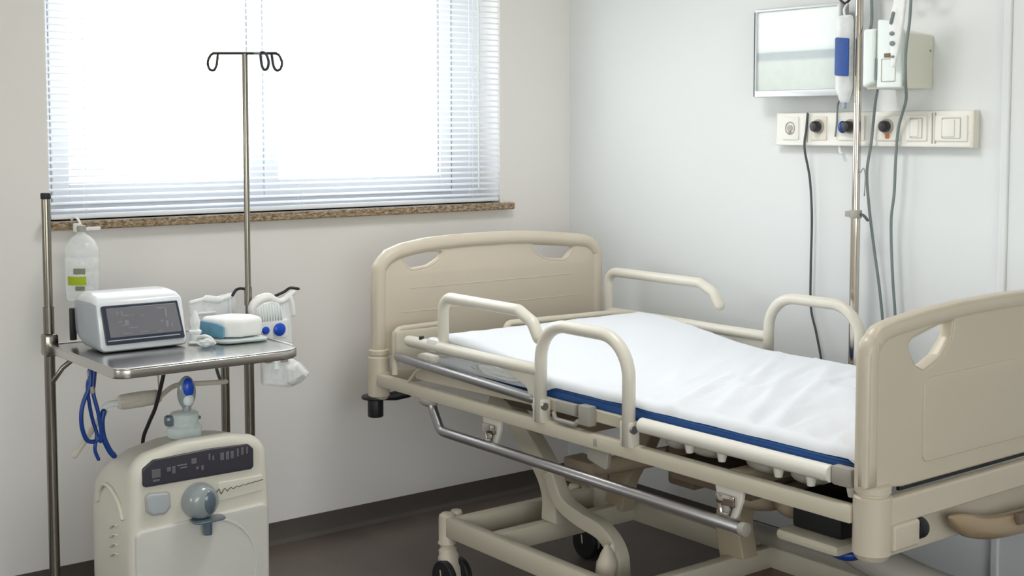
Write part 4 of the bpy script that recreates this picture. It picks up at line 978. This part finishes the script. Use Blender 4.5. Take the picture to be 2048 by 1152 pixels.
# socket strip
st = thing('socket_strip', 'long white strip of sockets and switches on the right wall', 'socket strip', (XR, 2.82, 1.60))
sy0, sy1, sz0, sz1 = 2.405, 3.232, 1.540, 1.660
plate('trunking', [rect(sy0, sy1, sz0, sz1, .004)], .03, .005, FYZ(XR - .0155), M['socket'], st)
MB().span(XR - .034, XR - .002, sy0, sy1, sz0, sz0 + .010, .003).build('lower_edge', M['socket'], st)
MB().span(XR - .036, XR - .002, sy0 - .002, sy0 + .012, sz0 - .002, sz1 + .002, .003).build('end_cap', M['socket_warm'], st)
mods = [(3.16, .075, 'white'), (3.03, .07, 'warm'), (2.888, .115, 'white'), (2.735, .10, 'white'), (2.62, .082, 'white'), (2.487, .12, 'white')]
for i, (yc, wd, kind) in enumerate(mods):
    mm = M['socket'] if kind == 'white' else M['socket_warm']
    zc = 1.603
    f_ = plate('module', [rect(yc - wd / 2, yc + wd / 2, zc - .043, zc + .043, .005)], .006, .002, FYZ(XR - .033), mm, st)
    if i == 0:
        q = MB(); q.tube([(XR - .037, yc + .021 * math.cos(a), zc + .022 * math.sin(a)) for a in [2 * PI * k / 24 for k in range(24)]], .002, 6, closed=True); q.build('socket_ring', M['shade_line'], f_, 180)
        MB().cyl((XR - .036, yc, zc), (XR - .040, yc, zc), .012, 18).build('socket_core', M['shade_line'], f_)
        MB().box((XR - .038, yc, zc - .017), (.006, .012, .010), .002).build('socket_tab', M['grey_plastic'], f_)
    elif i in (1, 2, 3):
        ring = MB(); ring.lathe([(.020, 0), (.026, .002), (.026, .006), (.021, .008)], (XR - .035, yc, zc + .006), (-1, 0, 0), 24); ring.build('outlet_ring', M['grey_plastic'], f_)
        kb = MB(); kb.lathe([(.018, 0), (.020, .004), (.019, .022), (.014, .028), (.003, .029)], (XR - .040, yc, zc + .006), (-1, 0, 0), 24); kb.build('outlet_plug', M['darkplug'], f_)
        if i == 2:
            MB().ell((XR - .045, yc + .028, zc + .004), (.014, .016, .022)).build('blue_coupler', M['blue_tube'], f_, 180)
            plate('orange_mark', [rect(yc - .042, yc - .022, zc + .012, zc + .036, .004)], .002, .0005, FYZ(XR - .0365), M['orange'], f_)
        if i == 3:
            plate('orange_mark', [rect(yc - .010, yc + .007, zc - .036, zc - .012, .004)], .002, .0005, FYZ(XR - .0365), M['orange'], f_)
    else:
        q = rect(yc - wd * .30, yc + wd * .28, zc - .034, zc + .034, .003); q2 = rect(yc - wd * .30 + .002, yc + wd * .28 - .002, zc - .032, zc + .032, .002)
        plate('switch_edge', [q, q2], .003, .0008, FYZ(XR - .0365), M['shade_line'], f_)
        plate('rocker', [rect(yc - wd * .12, yc + wd * .26, zc - .028, zc + .028, .003)], .005, .0015, FYZ(XR - .037), M['socket'], f_)
for y in (3.085, 2.560, 2.548):
    MB().span(XR - .034, XR - .030, y - .001, y + .001, sz0 + .012, sz1 - .006).build('module_gap', M['shade_line'], st, None)
MB().tube(spline([(XR - .02, 2.945, 1.541), (XR - .022, 2.942, 1.525), (XR - .024, 2.935, 1.512), (XR - .02, 2.93, 1.515)], 4), .006, 8).build('cable_hook', M['film_milky'], st, 180)

# IV stand by the bed
PX, PY = 3.700, 2.815
ps = thing('iv_stand', 'chrome infusion stand rising between the bed and right wall', 'infusion stand', (PX, PY, 0))
MB().cyl((PX, PY, .03), (PX, PY, 1.315), .0165, 20).build('lower_tube', M['chrome'], ps)
MB().cyl((PX, PY, 1.30), (PX, PY, 2.10), .0135, 20).build('upper_tube', M['chrome'], ps)
cl = MB(); cl.cyl((PX, PY, 1.292), (PX, PY, 1.320), .0215, 20, bev=.003); cl.box((PX - .01, PY + .024, 1.306), (.014, .02, .02), .003); cl.build('clamp', M['grey_plastic'], ps)
MB().tube(spline([(PX, PY - .02, 1.306), (PX - .004, PY - .038, 1.302), (PX - .006, PY - .055, 1.288)], 5), .005, 8, cap='round').build('clamp_screw', M['cable_dark'], ps, 180)
MB().tube(spline([(PX - .004, PY - .020, 1.45), (PX - .004, PY - .032, 1.465), (PX - .004, PY - .04, 1.44), (PX - .004, PY - .038, 1.37)], 5), .0025, 6).build('wire_hook', M['steel_dull'], ps, 180)
MB().lathe([(.08, 0), (.08, .012), (.05, .022), (.02, .032)], (PX, PY, 0)).build('base_plate', M['steel'], ps)
for (dy, k) in ((.055, 1.0), (-.165, 1.0), (-.245, -1.0)):
    sgn = 1 if dy > 0 else -1
    pts = spline([(PX - .004, PY + dy * .1, 2.098), (PX - .004, PY + dy * .5, 2.098), (PX - .004, PY + dy - .026 * k, 2.085), (PX - .004, PY + dy - .026 * k, 2.058), (PX - .004, PY + dy, 2.034), (PX - .004, PY + dy + .026 * k, 2.052), (PX - .004, PY + dy + .028 * k, 2.075)], 6)
    MB().tube(pts, .0045, 8, cap='round').build('hook', M['blackw'], ps, 180)
# infusion bag with blue print
ib = thing('infusion_bag', 'clear infusion bag with blue printed panel beside the wall display', 'infusion bag', (PX, 2.845, 1.78))
by_ = 2.850; bx_ = PX - .032
plate('bag', [r2([(by_ - .03, 1.99), (by_ + .026, 1.99), (by_ + .032, 1.96), (by_ + .032, 1.74), (by_ + .01, 1.69), (by_ - .02, 1.69), (by_ - .034, 1.74), (by_ - .034, 1.96)], .012)], .026, .011, FYZ(bx_), M['film'], ib)
plate('blue_panel', [r2([(by_ - .03, 1.78), (by_ + .028, 1.785), (by_ + .028, 1.915), (by_ - .03, 1.91)], .006)], .004, .001, FYZ(bx_ - .0145), M['blue_bag'], ib)
MB().tube(spline([(bx_, by_, 1.985), (bx_, by_ + .004, 2.01), (PX - .006, by_ + .012, 2.030)], 5), .004, 8).build('hanger', M['film_milky'], ib, 180)
MB().tube(spline([(bx_, by_ - .005, 1.692), (bx_, by_ - .004, 1.67)], 4), .006, 8).build('port', M['film_blue'], ib, 180)
# drip chamber pack on the right hooks
dc = thing('drip_set', 'clear narrow drip set package hanging in front of the wall unit', 'drip set', (3.60, 2.60, 1.90))
dx = 3.60
def onto(y, z_): return (y, z_)
plate('package', [r2([(2.595, 2.035), (2.555, 2.035), (2.563, 1.95), (2.578, 1.86), (2.592, 1.80), (2.606, 1.80), (2.610, 1.87), (2.618, 1.95), (2.604, 2.0)], .008)], .014, .005, FYZ(dx), M['film_milky'], dc)
q = MB(); q.tube([(dx - .009, 2.598, 1.975), (dx - .009, 2.606, 1.945)], .006, 8, cap='round'); q.ell((dx - .009, 2.602, 1.91), (.004, .010, .007)); q.ell((dx - .009, 2.600, 1.878), (.004, .011, .008)); q.ell((dx - .009, 2.598, 1.835), (.003, .008, .004))
q.build('chamber_marks', M['cable'], dc)
MB().tube(spline([(dx, 2.575, 2.03), (dx + .03, 2.57, 2.045), (PX - .01, 2.57, 2.04)], 5), .003, 6).build('hanger', M['film_milky'], dc, 180)

# wall cables
cable('socket_cable', [(3.757, 3.078, 1.655), (3.752, 3.079, 1.60), (3.750, 3.084, 1.53), (3.765, 3.070, 1.42), (3.77, 3.062, 1.28), (3.77, 3.063, 1.10), (3.77, 3.06, .95), (3.765, 3.03, .86), (3.76, 3.0, .76), (3.758, 2.99, .68)], .0045, M['cable_dark'], 'dark grey cable falling from the second socket down behind the mattress')
cable('display_cable', [(3.745, 2.905, 1.72), (3.752, 2.938, 1.69), (3.752, 2.943, 1.62), (3.754, 2.95, 1.575)], .0035, M['cable'], 'short thin cable from the wall display to the socket strip')
cable('pole_cable', [(3.66, 2.705, 1.728), (3.70, 2.742, 1.69), (3.735, 2.775, 1.62), (3.735, 2.782, 1.55), (3.728, 2.792, 1.45), (3.728, 2.780, 1.33), (3.75, 2.775, 1.20), (3.76, 2.755, 1.05), (3.765, 2.742, .93), (3.765, 2.735, .80)], .005, M['cable'], 'grey cable from the wall unit winding past the infusion stand clamp')
cable('long_grey_cable', [(3.612, 2.545, 2.06), (3.612, 2.550, 1.95), (3.612, 2.562, 1.85), (3.625, 2.570, 1.76), (3.68, 2.605, 1.70), (3.73, 2.655, 1.65), (3.745, 2.68, 1.60), (3.748, 2.69, 1.50), (3.75, 2.695, 1.38), (3.75, 2.705, 1.28), (3.75, 2.695, 1.10), (3.75, 2.68, .95), (3.75, 2.675, .80)], 0.0050, M['cable'], 'thicker grey green cable hanging nearest the footboard on the right wall')
cable('upper_cable', [(3.74, 2.80, 2.10), (3.735, 2.79, 2.02), (3.735, 2.79, 1.96), (3.70, 2.775, 1.93)], .0055, M['cable'], 'short cable rising from the wall unit beside the infusion stand')
